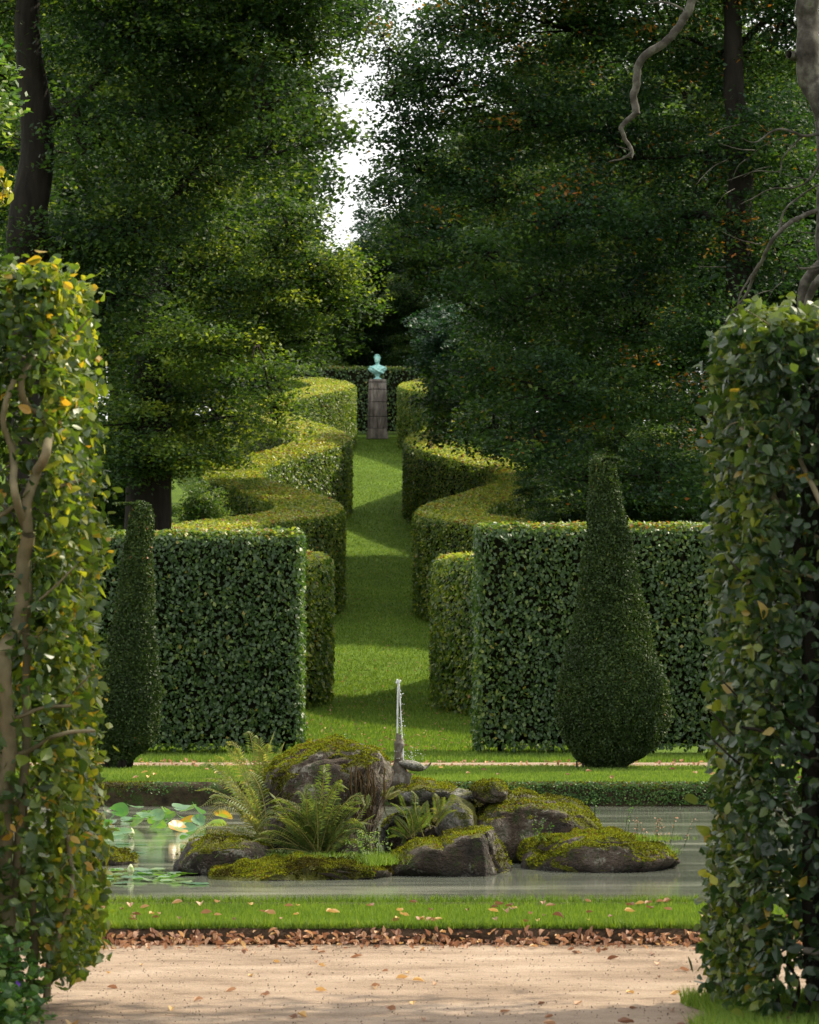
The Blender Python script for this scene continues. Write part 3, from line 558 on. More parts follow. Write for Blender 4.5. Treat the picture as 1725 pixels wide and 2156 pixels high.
# ------------------------------------------------------------------ trees
def crown(root, lobes, dens, leaf, mat, seed, trunk_pts, trunk_r, limb_r=.16, clump_r=(.5, .95), per=105, flat=.36, bark='bark', tintoff=0., extra_branch=.45, name='crown'):
    """lobes: list of (centre xyz, (rx, ry, rz), weight)"""
    rr = np.random.default_rng(seed); C = []; LI = []
    for li, (c, r3, wgt) in enumerate(lobes):
        r3 = np.array(r3); area = (r3[0] * r3[2] + r3[0] * r3[1] + r3[1] * r3[2]) * 4.2
        n = max(4, int(area * dens * wgt)); d = unit(rr.normal(size=(n, 3))); k = 1 - .6 * rr.random(n) ** 1.5
        C.append(np.array(c) + d * r3 * k[:, None] * (1 + .12 * rr.normal(size=n))[:, None]); LI += [li] * n
    C = np.concatenate(C); LI = np.array(LI); nC = len(C)
    r_ = rr.uniform(*clump_r, nC); 
    g = rr.normal(size=(nC, per, 3)); g = g / (np.linalg.norm(g, axis=2, keepdims=True)) * (rr.random((nC, per, 1)) ** .45)
    Pt = C[:, None] + g * r_[:, None, None] * np.array([1, 1, flat]) * 1.0
    Pt[..., 2] -= (g[..., 0] ** 2 + g[..., 1] ** 2) * r_[:, None] * .25       # drooping rims
    Pt = Pt.reshape(-1, 3)
    N2 = np.array([0, 0, 1.]) + rr.normal(size=Pt.shape) * .55
    V, Fq = leaves4(Pt, N2, leaf, leaf * .62, rr)
    ct = np.repeat(rr.normal(size=nC) * .10, per)
    tint = np.clip(rr.beta(3, 3, len(Pt)) * .55 + .16 + ct * 2.2 + .18 * fbm(Pt, .45, 2, seed) + tintoff, 0, .93)
    aut = np.repeat(rr.random(nC) < .035, per) & (rr.random(len(Pt)) < .5) | (rr.random(len(Pt)) < .004)
    tint = np.where(aut, rr.uniform(.95, 1, len(Pt)), tint)
    mesh_np(name, V, Fq, M[mat], root, tint=tint)
    b = MB(); tp = np.asarray(trunk_pts, float); ts = spl(tp, 10); rad = np.linspace(trunk_r, trunk_r * .35, len(ts)); rad[:4] *= np.array([1.35, 1.2, 1.1, 1.03])
    ts = ts + fbm(ts, .7, 3, seed)[:, None] * [.15, .15, 0]
    b.tube(ts, rad, 16); b.build('trunk', M[bark], root)
    b = MB(); nodes = ts[len(ts) // 4:-2].copy(); nr0 = np.minimum(rad[len(ts) // 4:-2] * .7, limb_r); ax = ts[:, :2].mean(0)
    for li in sorted(range(len(lobes)), key=lambda q_: np.hypot(*(np.array(lobes[q_][0])[:2] - ax)) + .3 * abs(lobes[q_][0][2] - ts[len(ts) // 2, 2])):
        c = np.array(lobes[li][0]); dvn = c - nodes; dist = np.linalg.norm(dvn, axis=1) + 1.2 * np.clip(-dvn[:, 2], 0, None); k = int(np.argmin(dist)); a = nodes[k]; dv = c - a; Ld = np.linalg.norm(dv)
        pp = spl([a, a + dv * .4 + rr.normal(size=3) * .12 * Ld + [0, 0, .06 * Ld], a + dv * .75 + rr.normal(size=3) * .10 * Ld, c], 6); pp[1:] = pp[1:] + fbm(pp, 1.1, 3, seed + li)[1:, None] * [.5, .4, .4] * min(1, Ld / 4)
        r0_ = nr0[k] * rr.uniform(.6, .9); rl_ = np.linspace(r0_, max(.018, r0_ * .4), len(pp)); b.tube(pp, rl_, 7); nodes = np.vstack([nodes, pp[4:]]); nr0 = np.concatenate([nr0, rl_[4:]])
        idx = np.where(LI == li)[0]
        for j in idx[rr.random(len(idx)) < extra_branch]:
            s0 = pp[rr.integers(len(pp) // 2, len(pp))]; dv = C[j] - s0; mid = s0 + dv * .5 + rr.normal(size=3) * .18 * np.linalg.norm(dv) * .5
            b.tube(spl([s0, mid, C[j] + [0, 0, -.08]], 4), np.linspace(.035, .008, 9), 4)
    b.build('limbs', M[bark], root)
    return C
def pxl(L, y, dy=None, ry=None, rr=random):
    out = []
    for l in L:
        u, v, ru, rv = l[:4]; wg = l[4] if len(l) > 4 else 1.; yy = y + (l[5] if len(l) > 5 else rr.uniform(-1.5, 1.5)); s = yy / F
        out.append((P(u, v, yy), (ru * s, ry or max(ru, rv) * s * 1.1, rv * s), wg))
    return out
random.seed(3)
# left: tall dark oak
y = 62
t = thing('oak_tree', (P(60, 1300, y)[0], y, float(T(y))), 'huge dark oak with thick trunk showing above the left near hedge', 'tree', 'old trees either side of the alley')
crown(t, pxl([(330, -60, 300, 130), (620, -40, 170, 110), (60, -20, 170, 110, 1, 2), (300, 60, 190, 120), (520, 80, 180, 130), (625, 70, 75, 90), (690, -20, 90, 45, .8), (580, 200, 65, 100), (430, 210, 170, 120), (250, 260, 120, 130), (565, 320, 75, 75), (410, 370, 160, 100), (80, 300, 100, 120, .6, 3.5), (20, 440, 90, 80, .8, 2.5), (170, 500, 120, 70), (60, 560, 120, 60), (300, 480, 130, 90), (250, 640, 120, 90)], y), 2.9, .108, 'oak', 31,
      [(P(60, 1350, y)[0], y, 0), P(62, 700, y), P(66, 400, y), P(60, 150, y), P(50, -150, y)], .5, .14, extra_branch=.3)
# left: lower spreading tree with its trunk over the hedge
y = 79
t = thing('oak_tree', (P(312, 1300, y)[0], y, float(T(y))), 'spreading oak behind the left front hedge with sunlit tips reaching the alley', 'tree', 'old trees either side of the alley')
crown(t, pxl([(605, 450, 85, 65), (650, 550, 110, 85), (715, 630, 75, 55, .8), (560, 590, 140, 100), (420, 560, 140, 100), (300, 640, 130, 100), (440, 720, 140, 90), (610, 700, 110, 65), (330, 800, 120, 90), (255, 900, 100, 90), (310, 960, 110, 60), (570, 800, 65, 70, .8, -3), (575, 885, 55, 50, .8, -3), (460, 880, 70, 50, .8), (400, 960, 80, 45, 1), (470, 945, 50, 40, .8), (350, 900, 80, 60, 1), (420, 440, 130, 90), (180, 740, 100, 100)], y), 2.7, .112, 'oak_sunlit', 32,
      [(P(312, 1300, y)[0], y, .3), P(312, 1000, y), P(318, 800, y), P(340, 600, y), P(380, 430, y)], .62, .14, extra_branch=.25)
# right: the great oak with turning leaves
y = 69
TOP3 = [(1150, -70, 190, 80), (1400, -60, 190, 80), (1620, -50, 160, 80)]
t = thing('oak_tree', (P(1560, 1300, y)[0], y, float(T(y))), 'great dark oak with patches of orange leaves filling the right side', 'tree', 'old trees either side of the alley')
crown(t, pxl(TOP3 + [(880, 30, 110, 50, .3), (745, 20, 60, 40, .2), (820, 100, 60, 45, .22), (825, 200, 32, 45, .25), (800, 60, 60, 35, .35), (855, 150, 34, 50, 1.1), (848, 245, 30, 55, 1.3), (845, 325, 36, 50, 1.3), (828, 395, 50, 60, 1.2), (745, 15, 60, 30, 1.5), (760, 55, 40, 30, .8), (715, 40, 30, 30, .8), (890, 280, 70, 60, .6), (960, 170, 120, 85, 1.1), (1010, 40, 120, 80, 1.1), (870, 140, 70, 60, .6), (1160, 50, 160, 100), (1350, 60, 150, 120), (1540, 100, 140, 130), (1690, 60, 110, 110), (1650, 300, 120, 120), (1100, 240, 140, 95), (1280, 280, 150, 110), (1480, 320, 130, 110),
             (880, 360, 70, 65, .7), (1010, 390, 130, 95), (1200, 450, 150, 110), (1400, 480, 140, 100), (1600, 520, 130, 110), (875, 490, 60, 55), (1000, 550, 100, 75), (1130, 620, 150, 100), (1330, 660, 150, 100), (1510, 700, 120, 110), (1045, 700, 65, 60), (1020, 800, 70, 60), (1140, 810, 120, 80), (1290, 840, 120, 80), (1440, 870, 90, 80), (1040, 890, 70, 50), (1130, 940, 90, 55), (1235, 990, 80, 55), (1400, 1000, 90, 60), (1500, 1030, 80, 50), (1640, 750, 110, 120), (1660, 950, 100, 100)], y), 2.9, .108, 'oak_autumn', 33,
      [(P(1560, 1300, y)[0], y, .2), P(1555, 900, y), P(1560, 500, y), P(1550, 200, y), P(1530, -100, y)], .42, .15, extra_branch=.25)
# dark bluish tree at the alley edge, half way up
y = 128
t = thing('holly_tree', (P(940, 930, y)[0] + .6, y, float(T(y))), 'rounded blue green tree beside the upper right hedge near the bust', 'tree')
crown(t, pxl([(915, 680, 50, 60), (912, 750, 38, 50), (925, 800, 45, 50), (940, 720, 60, 70), (970, 830, 70, 60), (940, 855, 40, 30), (1000, 740, 70, 80)], y), 1.9, .15, 'teal_tree', 34,
      [(P(905, 900, y)[0] + .6, y, float(T(y))), P(920, 820, y), P(925, 700, y)], .35, .12, clump_r=(.4, .8))
# forest templates, copied as separate trees
def forest_tree(name, x, y, hgt, wid, mat, seed, label, group, kind='broad', dens=1.5, leaf=.22):
    z0 = float(T(y)); t = thing(name, (x, y, z0), label, 'tree', group); rr = random.Random(seed); L = []
    if kind == 'broad':
        L = [(np.array([x, y, z0 + hgt * .62]), (wid * .55, wid * .55, hgt * .30), 1.)]
        for k in range(11):
            a = k * 2.4 + rr.random(); hh = rr.uniform(.25, .92); rad = wid * .62 * math.sqrt(max(.05, 1 - ((hh - .5) / .52) ** 2))
            L.append((np.array([x + math.cos(a) * rad, y + math.sin(a) * rad, z0 + hgt * hh]), (wid * .32, wid * .32, hgt * .12), 1.))
    else:
        for k in range(12):
            f = k / 11; r_ = wid * (1 - f * .85) * .62
            L.append((np.array([x + rr.uniform(-.3, .3), y + rr.uniform(-.3, .3), z0 + hgt * (.12 + .86 * f)]), (r_, r_, hgt * .07), 1.))
    crown(t, L, dens, leaf, mat, seed, [(x, y, z0 - .2), (x + .2, y, z0 + hgt * .3), (x, y + .2, z0 + hgt * .6), (x, y, z0 + hgt * (.78 if kind == 'broad' else .6))], .3, .10, clump_r=(.7, 1.3), per=70, extra_branch=.2)
    return t
def copy_thing(o, x, y, s, rz, label, group):
    r = o.copy(); COL.objects.link(r); r.location = (x, y, float(T(y))); r.scale = (s, s, s); r.rotation_euler = (0, 0, rz); r['label'] = label
    if group: r['group'] = group
    for ch in list(o.children):
        c = ch.copy(); COL.objects.link(c); c.parent = r
    return r
GB = 'woodland trees behind the garden'
fa = forest_tree('woodland_tree', -26, 196, 19, 8, 'oak', 41, 'dark broad woodland tree far behind the left oak', GB)
fb = forest_tree('woodland_tree', P(690, 500, 190)[0], 190, 11.8, 2.6, 'light_tree', 42, 'pale green sunlit tree just left of the white sky gap', GB)
fc = forest_tree('conifer_tree', P(768, 500, 205)[0], 205, 14.0, 3.0, 'teal_tree', 43, 'dark bluish conifer at the foot of the white sky gap', GB, 'con')
spots = [(fa, 830, 200, .52, 'dark tree directly behind the bust, right of the conifer'), (fa, 690, 225, .55, 'dark tree behind the pale sunlit tree'), (fb, 615, 182, .95, None), (fa, 380, 190, 1.0, None), (fa, 300, 175, 1.2, None), (fa, 150, 185, 1.2, None), (fa, 0, 170, 1.2, None),
         (fa, 1100, 190, .9, None), (fa, 1150, 205, 1.1, None), (fa, 1250, 180, 1.2, None), (fa, 1400, 195, 1.25, None), (fa, 1550, 175, 1.2, None), (fa, 1720, 180, 1.2, None), (fa, 540, 200, .7, None), (fa, 865, 192, .66, None), (fc, 800, 198, .92, None), (fc, 765, 190, .78, None), (fc, 830, 200, .85, None), (fb, 665, 188, .95, None), (fb, 400, 172, .7, None), (fb, 455, 178, .75, None), (fb, 510, 174, .7, None), (fb, 570, 180, .7, None), (fc, 790, 212, .8, None), (fb, 340, 170, .75, None), (fc, 715, 205, .75, None), (fc, 880, 195, .8, None), (fa, 920, 185, .5, None),
         (fb, 430, 98, .34, 'm'), (fa, 215, 92, .33, 'm'), (fb, 520, 104, .3, 'm'), (fa, 1245, 88, .30, 'm'), (fa, 1340, 90, .33, 'm'), (fa, 1440, 86, .32, 'm'), (fa, 1580, 90, .36, 'm'), (fa, 40, 115, 1.2, 'm'), (fa, 260, 120, 1.15, 'm'), (fa, 1180, 110, .8, 'm'), (fa, 1420, 100, .85, 'm'), (fa, 1700, 95, .9, 'm'), (fa, 130, 105, .85, 'm'), (fa, -120, 95, .9, 'm'), (fa, 250, 130, .95, 'm'), (fc, 745, 215, .85, 'slender dark conifer seen behind the pale sunlit tree')]
for k, (src, u, yy, s, lb) in enumerate(spots):
    x = P(u, 500, yy)[0]
    lab = ('broad dark tree filling gaps behind the great oaks' if lb == 'm' else lb) or 'dark broad woodland tree on the hill behind the oaks'
    if s < .4: lab = ('pale low bush behind the left front hedge under the spreading oak' if src is fb else 'dark low bush behind the tall front hedges under the oaks')
    copy_thing(src, x, yy, s, k * 1.3, lab, 'trees filling in behind the great oaks' if lb == 'm' else GB)

# dead tree on the right
y = 38.5
t = thing('dead_tree', (P(1800, 1600, y)[0], y, 0), 'bare grey dead tree with crooked twigs at the top right', 'tree')
def br(root, uvs, y, r0, r1, mat='bark_grey', name='branch', seed=0, yj=.12): return branch(root, uvs, y, r0, r1, mat, name, yj, 8, seed)
br(t, [(1800, 1620), (1790, 1000), (1760, 500), (1745, 350), (1728, 220), (1700, 110), (1700, 0), (1712, -120)], y, .19, .115, name='trunk', seed=61, yj=.03)
br(t, [(1765, 560), (1725, 590), (1700, 640), (1660, 690), (1620, 720)], y - .3, .055, .02, seed=62)
br(t, [(1770, 430), (1700, 450), (1640, 490), (1600, 560), (1570, 620), (1530, 680), (1500, 730)], y - .3, .034, .006, seed=63)
br(t, [(1600, 555), (1560, 620), (1545, 690)], y - .35, .014, .004, seed=64)
br(t, [(1640, 488), (1655, 440), (1690, 410), (1730, 385)], y - .3, .012, .01, seed=65)
br(t, [(1740, 280), (1690, 285), (1640, 270), (1590, 300), (1560, 290)], y - .3, .022, .004, seed=66)
br(t, [(1690, 285), (1650, 330), (1640, 360), (1590, 360), (1530, 380)], y - .3, .012, .004, seed=67)
br(t, [(1760, 520), (1700, 600), (1680, 700), (1640, 750)], y + .2, .07, .03, seed=68)
br(t, [(1770, 640), (1720, 640), (1680, 670), (1620, 690), (1560, 720)], y - .2, .03, .008, seed=69)
br(t, [(1740, 330), (1690, 390), (1620, 400), (1560, 430)], y, .014, .004, seed=70)
br(t, [(1735, 560), (1690, 565), (1680, 560)], y - .4, .016, .012, seed=71)
rr_ = random.Random(5)
for k in range(26):
    u = rr_.uniform(1530, 1720); v = rr_.uniform(230, 720); a = rr_.uniform(-80, -30); b_ = rr_.uniform(-30, 60)
    br(t, [(u, v), (u + a * .5, v + b_ * .3), (u + a, v + b_)], y - .2, .007, .002, name='twig', seed=80 + k)
br(t, [(1660, 112), (1680, 120), (1705, 135)], y, .05, .08, seed=72, name='stub')
# hanging crooked dead limb of the off-frame tree (same dead tree)
t2 = thing('dead_limb', P(1445, -40, 36), 'crooked bare limb hanging down in front of the right oak', 'branch')
br(t2, [(1520, -200), (1480, -60), (1462, 0), (1440, 45), (1400, 90), (1362, 115), (1340, 150), (1338, 200), (1342, 240)], 36, .050, .040, seed=90, yj=.03, name='limb')
br(t2, [(1342, 235), (1325, 250), (1308, 268), (1315, 295), (1330, 320), (1328, 335)], 36, .032, .018, seed=91, yj=.03, name='limb')
br(t2, [(1330, 322), (1310, 333), (1283, 340)], 36, .014, .006, seed=92, yj=.02, name='twig')
br(t2, [(1330, 318), (1312, 312), (1300, 308)], 36, .010, .004, seed=93, yj=.02, name='twig')
br(t2, [(1448, 30), (1455, 0), (1458, -40)], 35.9, .02, .02, seed=94, name='twig')
br(t2, [(1440, 20), (1400, 5), (1360, 8)], 36, .016, .005, seed=95, name='twig')
t2['label'] = 'crooked bare limb hanging down in front of the right oak'
# left edge: low oak boughs from a tree outside the frame
y = 33
t = thing('oak_tree', (P(-330, 1500, 36)[0], 36, 0), 'pale oak boughs with a few orange leaves reaching in at the left edge', 'tree')
crown(t, pxl([(-10, 190, 62, 75, 2.2, 0), (-20, 130, 60, 40, 2.2, 0), (-60, 300, 60, 60, 1.5, 0), (-200, 150, 180, 160, 1, 2), (-350, 0, 220, 200, 1, 3)], y, ry=.5), 3.2, .085, 'light_tree', 51,
      [(P(-330, 1500, 36)[0], 36, -.1), P(-330, 900, 36), P(-320, 300, 36), P(-300, -100, 36)], .35, .06, clump_r=(.14, .3), per=34, flat=.6, extra_branch=.7)
V, Fq = leaves_near(np.array([P(u, v, y) for u, v in rng.uniform([-20, 350], [24, 435], (30, 2))]), rng.normal(size=(30, 3)) + [0, -.6, .4], .1, .06)
mesh_np('turning_leaves', V, Fq, M['beech_near'], t, tint=np.repeat(rng.choice([.93, .95, .9, .8], 30), 4))
br(t, [(-60, 320), (-20, 350), (5, 390), (4, 425)], y, .01, .003, seed=97, name='twig')
# tree to the right of the camera that shades the near gravel
t = thing('shade_tree', (7.2, 14.2, -.08), 'leafy tree outside the frame to the right', 'tree')
crown(t, [(np.array([2.6, 15.95, 5.4]), (1.1, .8, .5), 1.), (np.array([4.3, 16.0, 5.6]), (1.2, .85, .6), 1.), (np.array([6.6, 15.8, 6.1]), (1.6, 1.1, .9), 1.)], 2.0, .12, 'oak', 52, [(8.2, 14.2, -.1), (8.3, 14.2, 2.5), (8.1, 14.1, 5)], .2, .1)

# ------------------------------------------------------------------ column and bust
yc = 163.; zc = float(T(yc)); xc = P(795, 900, yc)[0]
col = thing('stone_column', (xc, yc, zc), 'weathered fluted stone column at the far end of the alley', 'column')
b = MB(); b.box((xc, yc, zc + .14), (1.02, 1.02, .32)); b.box((xc, yc, zc + .38), (.94, .94, .16)); b.build('plinth', M['column'], col, smooth=False)
zt = P(795, 799, yc)[2]
def flute(z0, z1, r0, r1):
    S = 80; V = []
    for z, rr0 in ((z0, r0), (z0 + .02, r0 + .008), (z1 - .02, r1 + .008), (z1, r1)):
        for j in range(S):
            a = 2 * math.pi * j / S; r_ = rr0 * (1 - .13 * abs(math.sin(a * 8)) ** .6); V.append([xc + r_ * math.cos(a), yc + r_ * math.sin(a), z])
    q = np.array([[k * S + j, k * S + (j + 1) % S, (k + 1) * S + (j + 1) % S, (k + 1) * S + j] for k in range(3) for j in range(S)])
    V = np.vstack([V, [[xc, yc, z0]], [[xc, yc, z1]]]); cp = [[j, (j + 1) % S, 4 * S] for j in range(S)] + [[3 * S + j, 3 * S + (j + 1) % S, 4 * S + 1] for j in range(S)]
    return mesh_np('drum', V, [q, np.array(cp)], M['column'], col)
zz = [zc + .46, zc + 1.05, zc + 1.75, zc + 2.35, zt - .14]
for k in range(4):
    f0, f1 = (zz[k] - zc) / (zt - zc), (zz[k + 1] - zc) / (zt - zc); flute(zz[k] + .014, zz[k + 1] - .014, .475 - .06 * f0, .475 - .06 * f1)
b = MB(); b.tube([[xc, yc, zt - .14], [xc, yc, zt - .10], [xc, yc, zt - .03], [xc, yc, zt]], np.array([.405, .43, .42, .40]), 24); b.tube([[xc, yc, zt - .001], [xc, yc, zt]], np.array([.40, .001]), 24); b.build('capital', M['column'], col)
bust = thing('bust', (xc, yc, zt), 'pale blue green bronze bust of a draped man on the column', 'bust')
def loft(secs, S=28, fn=None):
    """secs: (x, y, z, rx, ry)"""
    V = []
    for (x, y, z, rx, ry) in secs:
        for j in range(S):
            a = 2 * math.pi * j / S; V.append([x + rx * math.cos(a), y + ry * math.sin(a), z])
    V = np.array(V, float); q = np.array([[k * S + j, k * S + (j + 1) % S, (k + 1) * S + (j + 1) % S, (k + 1) * S + j] for k in range(len(secs) - 1) for j in range(S)])
    if fn is not None: V = fn(V)
    V = np.vstack([V, V[:S].mean(0)[None], V[-S:].mean(0)[None]]); m = len(secs)
    cp = [[j, (j + 1) % S, m * S] for j in range(S)] + [[(m - 1) * S + j, (m - 1) * S + (j + 1) % S, m * S + 1] for j in range(S)]
    return V, [q, np.array(cp)]
def smooth_secs(s, n=6):
    s = np.array(s, float); return spl(s, n)
V, q = loft(smooth_secs([(0, 0, -.01, .20, .20), (0, 0, .05, .19, .19), (0, 0, .09, .11, .11), (0, 0, .16, .09, .09), (0, 0, .21, .13, .12), (0, 0, .25, .13, .12)], 4)); mesh_np('socle', V + [xc, yc, zt], q, M['verdigris'], bust, smooth=True)
def folds(V):
    a = np.arctan2(V[:, 1], V[:, 0]); d = .035 * np.sin(a * 9 + V[:, 2] * 26 + 3 * V[:, 0]) * np.clip((.62 - V[:, 2]) / .2, 0, 1)
    V[:, :2] *= (1 + d)[:, None]; return V
V, q = loft(smooth_secs([(0, 0, .22, .07, .08), (0, -.02, .27, .19, .16), (0, -.03, .36, .33, .22), (0, -.02, .46, .42, .25), (0, 0, .55, .43, .24), (0, .01, .62, .35, .20), (0, .01, .67, .20, .14), (0, 0, .71, .12, .115)], 5), 64, folds); mesh_np('draped_shoulders', V + [xc, yc, zt], q, M['verdigris'], bust, smooth=True)
# drape band across the chest
b = MB(); b.tube(spl([[-.36, -.08, .60], [-.15, -.25, .50], [.10, -.28, .36], [.28, -.16, .30]], 6) + [xc, yc, zt], np.array([.05] * 19), 8); b.tube(spl([[.40, -.06, .56], [.25, -.2, .52], [.05, -.26, .38]], 6) + [xc, yc, zt], .045, 8); b.build('drape_fold', M['verdigris'], bust)
def face(V):
    # face looks towards -y and slightly to the left
    for i in range(len(V)):
        x, y, z = V[i]
        if y < 0:
            V[i, 1] -= .045 * math.exp(-(x / .028) ** 2 - ((z - .945) / .035) ** 2) + .012 * math.exp(-(x / .05) ** 2 - ((z - .885) / .015) ** 2) + .02 * math.exp(-(x / .05) ** 2 - ((z - .835) / .025) ** 2)
            V[i, 1] += .022 * (math.exp(-((abs(x) - .045) / .022) ** 2 - ((z - .975) / .016) ** 2)); V[i, 1] -= .012 * math.exp(-((z - 1.005) / .015) ** 2) * (abs(x) < .1)
    return V
V, q = loft(smooth_secs([(0, 0, .68, .10, .10), (0, 0, .76, .09, .095), (0, -.01, .80, .095, .11), (0, -.03, .83, .10, .13), (0, -.02, .90, .125, .155), (0, -.01, .98, .14, .165), (0, 0, 1.06, .14, .165), (0, .01, 1.13, .11, .13), (0, .01, 1.17, .04, .05)], 6), 40, face)
ca, sa = math.cos(-.35), math.sin(-.35); V = np.c_[V[:, 0] * ca - V[:, 1] * sa, V[:, 0] * sa + V[:, 1] * ca, V[:, 2]]
mesh_np('head', V + [xc, yc, zt], q, M['verdigris'], bust, smooth=True)
b = MB(); rh = np.random.default_rng(4)
for k in range(170):
    a = rh.uniform(0, 2 * math.pi); e = rh.uniform(.0, 1.45); d = np.array([math.cos(a) * math.cos(e), math.sin(a) * math.cos(e), math.sin(e)])
    if d[1] < -.35 and e < .75: continue
    c = np.array([0, .01, 1.01]) + d * [.145, .165, .165]; t_ = np.linspace(0, 5, 7); b.tube(np.c_[c[0] + .022 * np.cos(t_), c[1] + .022 * np.sin(t_), c[2] + .006 * t_] + [xc, yc, zt], .017, 5)
b.build('curly_hair', M['verdigris'], bust)

# ------------------------------------------------------------------ rocks
ROCKS = []
def rock(label, outline, y, depth, mat, seed, rough=.05, sub=5, moss_n=0, mth=.35, p=.42, q_=.7, ang=.0, name='mossy_rock', group='rocks heaped in the pond'):
    ol = np.array([P(u, v, y)[[0, 2]] for u, v in outline]); lowz = ol[:, 1].min()
    c = (ol.min(0) + ol.max(0)) / 2; rel = ol - c
    an = np.arctan2(rel[:, 1], rel[:, 0]); o = np.argsort(an); an = an[o]; ra = np.hypot(*rel.T)[o]
    an = np.concatenate([an - 2 * np.pi, an, an + 2 * np.pi]); ra = np.tile(ra, 3)
    bm = bmesh.new(); bmesh.ops.create_icosphere(bm, subdivisions=sub, radius=1); bm.verts.ensure_lookup_table()
    D = np.array([v.co[:] for v in bm.verts]); Fc = np.array([[v.index for v in f.verts] for f in bm.faces]); bm.free()
    ph = np.arctan2(D[:, 2], D[:, 0]); rxz = np.hypot(D[:, 0], D[:, 2]); Rr = np.interp(ph, an, ra)
    s = np.sin(np.arccos(np.clip(np.abs(D[:, 1]), 0, 1))) ** p; X = c[0] + Rr * np.cos(ph) * s; Z = c[1] + Rr * np.sin(ph) * s; Y = y + depth / 2 * np.sign(D[:, 1]) * np.abs(D[:, 1]) ** q_
    V = np.c_[X, Y, Z]; V[:, 1] += (V[:, 2] - c[1]) * ang
    N = unit((V - [c[0], y, c[1]]) / np.array([ra.max(), depth / 2, ra.max()]) ** 1)
    rp = np.random.default_rng(seed + 50); ext = np.array([(ol[:, 0].max() - ol[:, 0].min()) / 2, depth / 2, (ol[:, 1].max() - ol[:, 1].min()) / 2]); Q = (V - [c[0], y, c[1]]) / ext
    for k in range(14):
        nn = unit(rp.normal(size=3) * [1, 1, .8]); dm = (Q @ nn); lim = np.percentile(dm, 100) * rp.uniform(.80, .96); Q -= np.clip(dm - lim, 0, None)[:, None] * nn * .8
    Q /= np.abs(Q).max(0); V = Q * ext * 1.02 + [c[0], y, c[1]]
    big = fbm(V, 1.6, 2, seed); fine = fbm(V, 6, 5, seed + 3) * 1.9; rid = 1 - np.abs(fbm(V * [1, 1, 1.8], 2.4, 3, seed + 9)) * 2
    V += N * (-np.clip(1 - np.abs(vnoise(V * 3.1, seed)) * 7, 0, 1) * .03 - np.clip(1 - np.abs(vnoise(V * [7, 7, 4], seed + 4)) * 5, 0, 1) * .012 + big * rough * 1.6 + fine * rough * .7 - np.clip(rid - .75, 0, 1) * rough * 1.4)[:, None]
    root = thing(name, (c[0], y, WZ), label, 'rock', group)
    fn0 = np.cross(V[Fc[:, 1]] - V[Fc[:, 0]], V[Fc[:, 2]] - V[Fc[:, 0]]); fn0 = unit(fn0); c0 = V[Fc].mean(1)
    mk0 = np.clip((fn0[:, 2] * .6 + fbm(c0, 2.6, 4, seed + 7) * 1.0 - mth) * 5, 0, 1)
    ob = mesh_np('stone', V, Fc, M[mat], root, smooth=True, tint=mk0)
    if moss_n:
        fn = np.cross(V[Fc[:, 1]] - V[Fc[:, 0]], V[Fc[:, 2]] - V[Fc[:, 0]]); ar = np.linalg.norm(fn, axis=1); fn = fn / (ar[:, None] + 1e-12)
        cen = V[Fc].mean(1); mk = fn[:, 2] * .6 + fbm(cen, 2.6, 4, seed + 7) * 1.0
        wgt = ar * np.clip((mk - mth) * 5, 0, 1) * (cen[:, 2] > WZ + .02); 
        rr = np.random.default_rng(seed); fi = rr.choice(len(Fc), moss_n, p=wgt / wgt.sum()); bc = rr.dirichlet([1, 1, 1], moss_n)
        Pt = (V[Fc[fi]] * bc[:, :, None]).sum(1) + fn[fi] * .004; cl = fbm(Pt, 9, 3, seed + 11)
        Pt += fn[fi] * (np.clip(cl, 0, 1) * .05)[:, None]
        Vm, Fm = leaves4(Pt, rr.normal(size=Pt.shape), .022, .009, rr, fn[fi] + rr.normal(size=Pt.shape) * .45)
        mesh_np('moss', Vm, Fm, M['moss'], root, tint=np.clip(rr.beta(2, 2, moss_n) + fbm(Pt, 3.5, 4, 2) * .9 - .02, 0, 1))
    return root
BOULDER = rock('big brown boulder with mossy top and hanging roots behind the ferns', [(540, 1860), (537, 1760), (540, 1690), (556, 1650), (585, 1600), (640, 1568), (680, 1560), (740, 1566), (795, 1582), (818, 1600), (822, 1640), (812, 1690), (800, 1740), (795, 1800), (780, 1870), (650, 1900)], 25.6, 1.7, 'rock', 101, .05, 6, 20000, .34)
def roots(root, n, seed):
    rr = np.random.default_rng(seed)
    for k in range(n):
        u0 = rr.uniform(735, 812); v0 = rr.uniform(1600, 1660); yy = 24.68 + (u0 - 735) / 77 * .14; v1 = rr.uniform(1700, 1800); b = MB()
        p_ = spl([P(u0, v0, yy + .05), P(u0 + rr.normal() * 5, (v0 * 2 + v1) / 3, yy - .01), P(u0 - 6 + rr.normal() * 8, (v0 + 2 * v1) / 3, yy - .01), P(u0 - 10 + rr.normal() * 10, v1, yy + .03)], 7); b.tube(p_ + fbm(p_, 14, 2, k)[:, None] * .012, np.linspace(rr.uniform(.003, .008), .002, len(p_)), 5); b.build('hanging_root', M['root'], root)
rock('low dark rock at the left end of the heap', [(366, 1835), (372, 1800), (392, 1762), (430, 1748), (500, 1742), (550, 1745), (575, 1790), (570, 1850), (500, 1880), (380, 1880)], 24.7, 1.0, 'rock_bare', 102, .03, 5, 3500)
rock('flat bright moss covered rock at the front of the heap', [(444, 1846), (470, 1815), (520, 1797), (600, 1790), (700, 1794), (790, 1802), (815, 1815), (823, 1846), (800, 1880), (640, 1895), (460, 1880)], 24.15, .95, 'rock_moss', 103, .02, 5, 26000, 0.0)
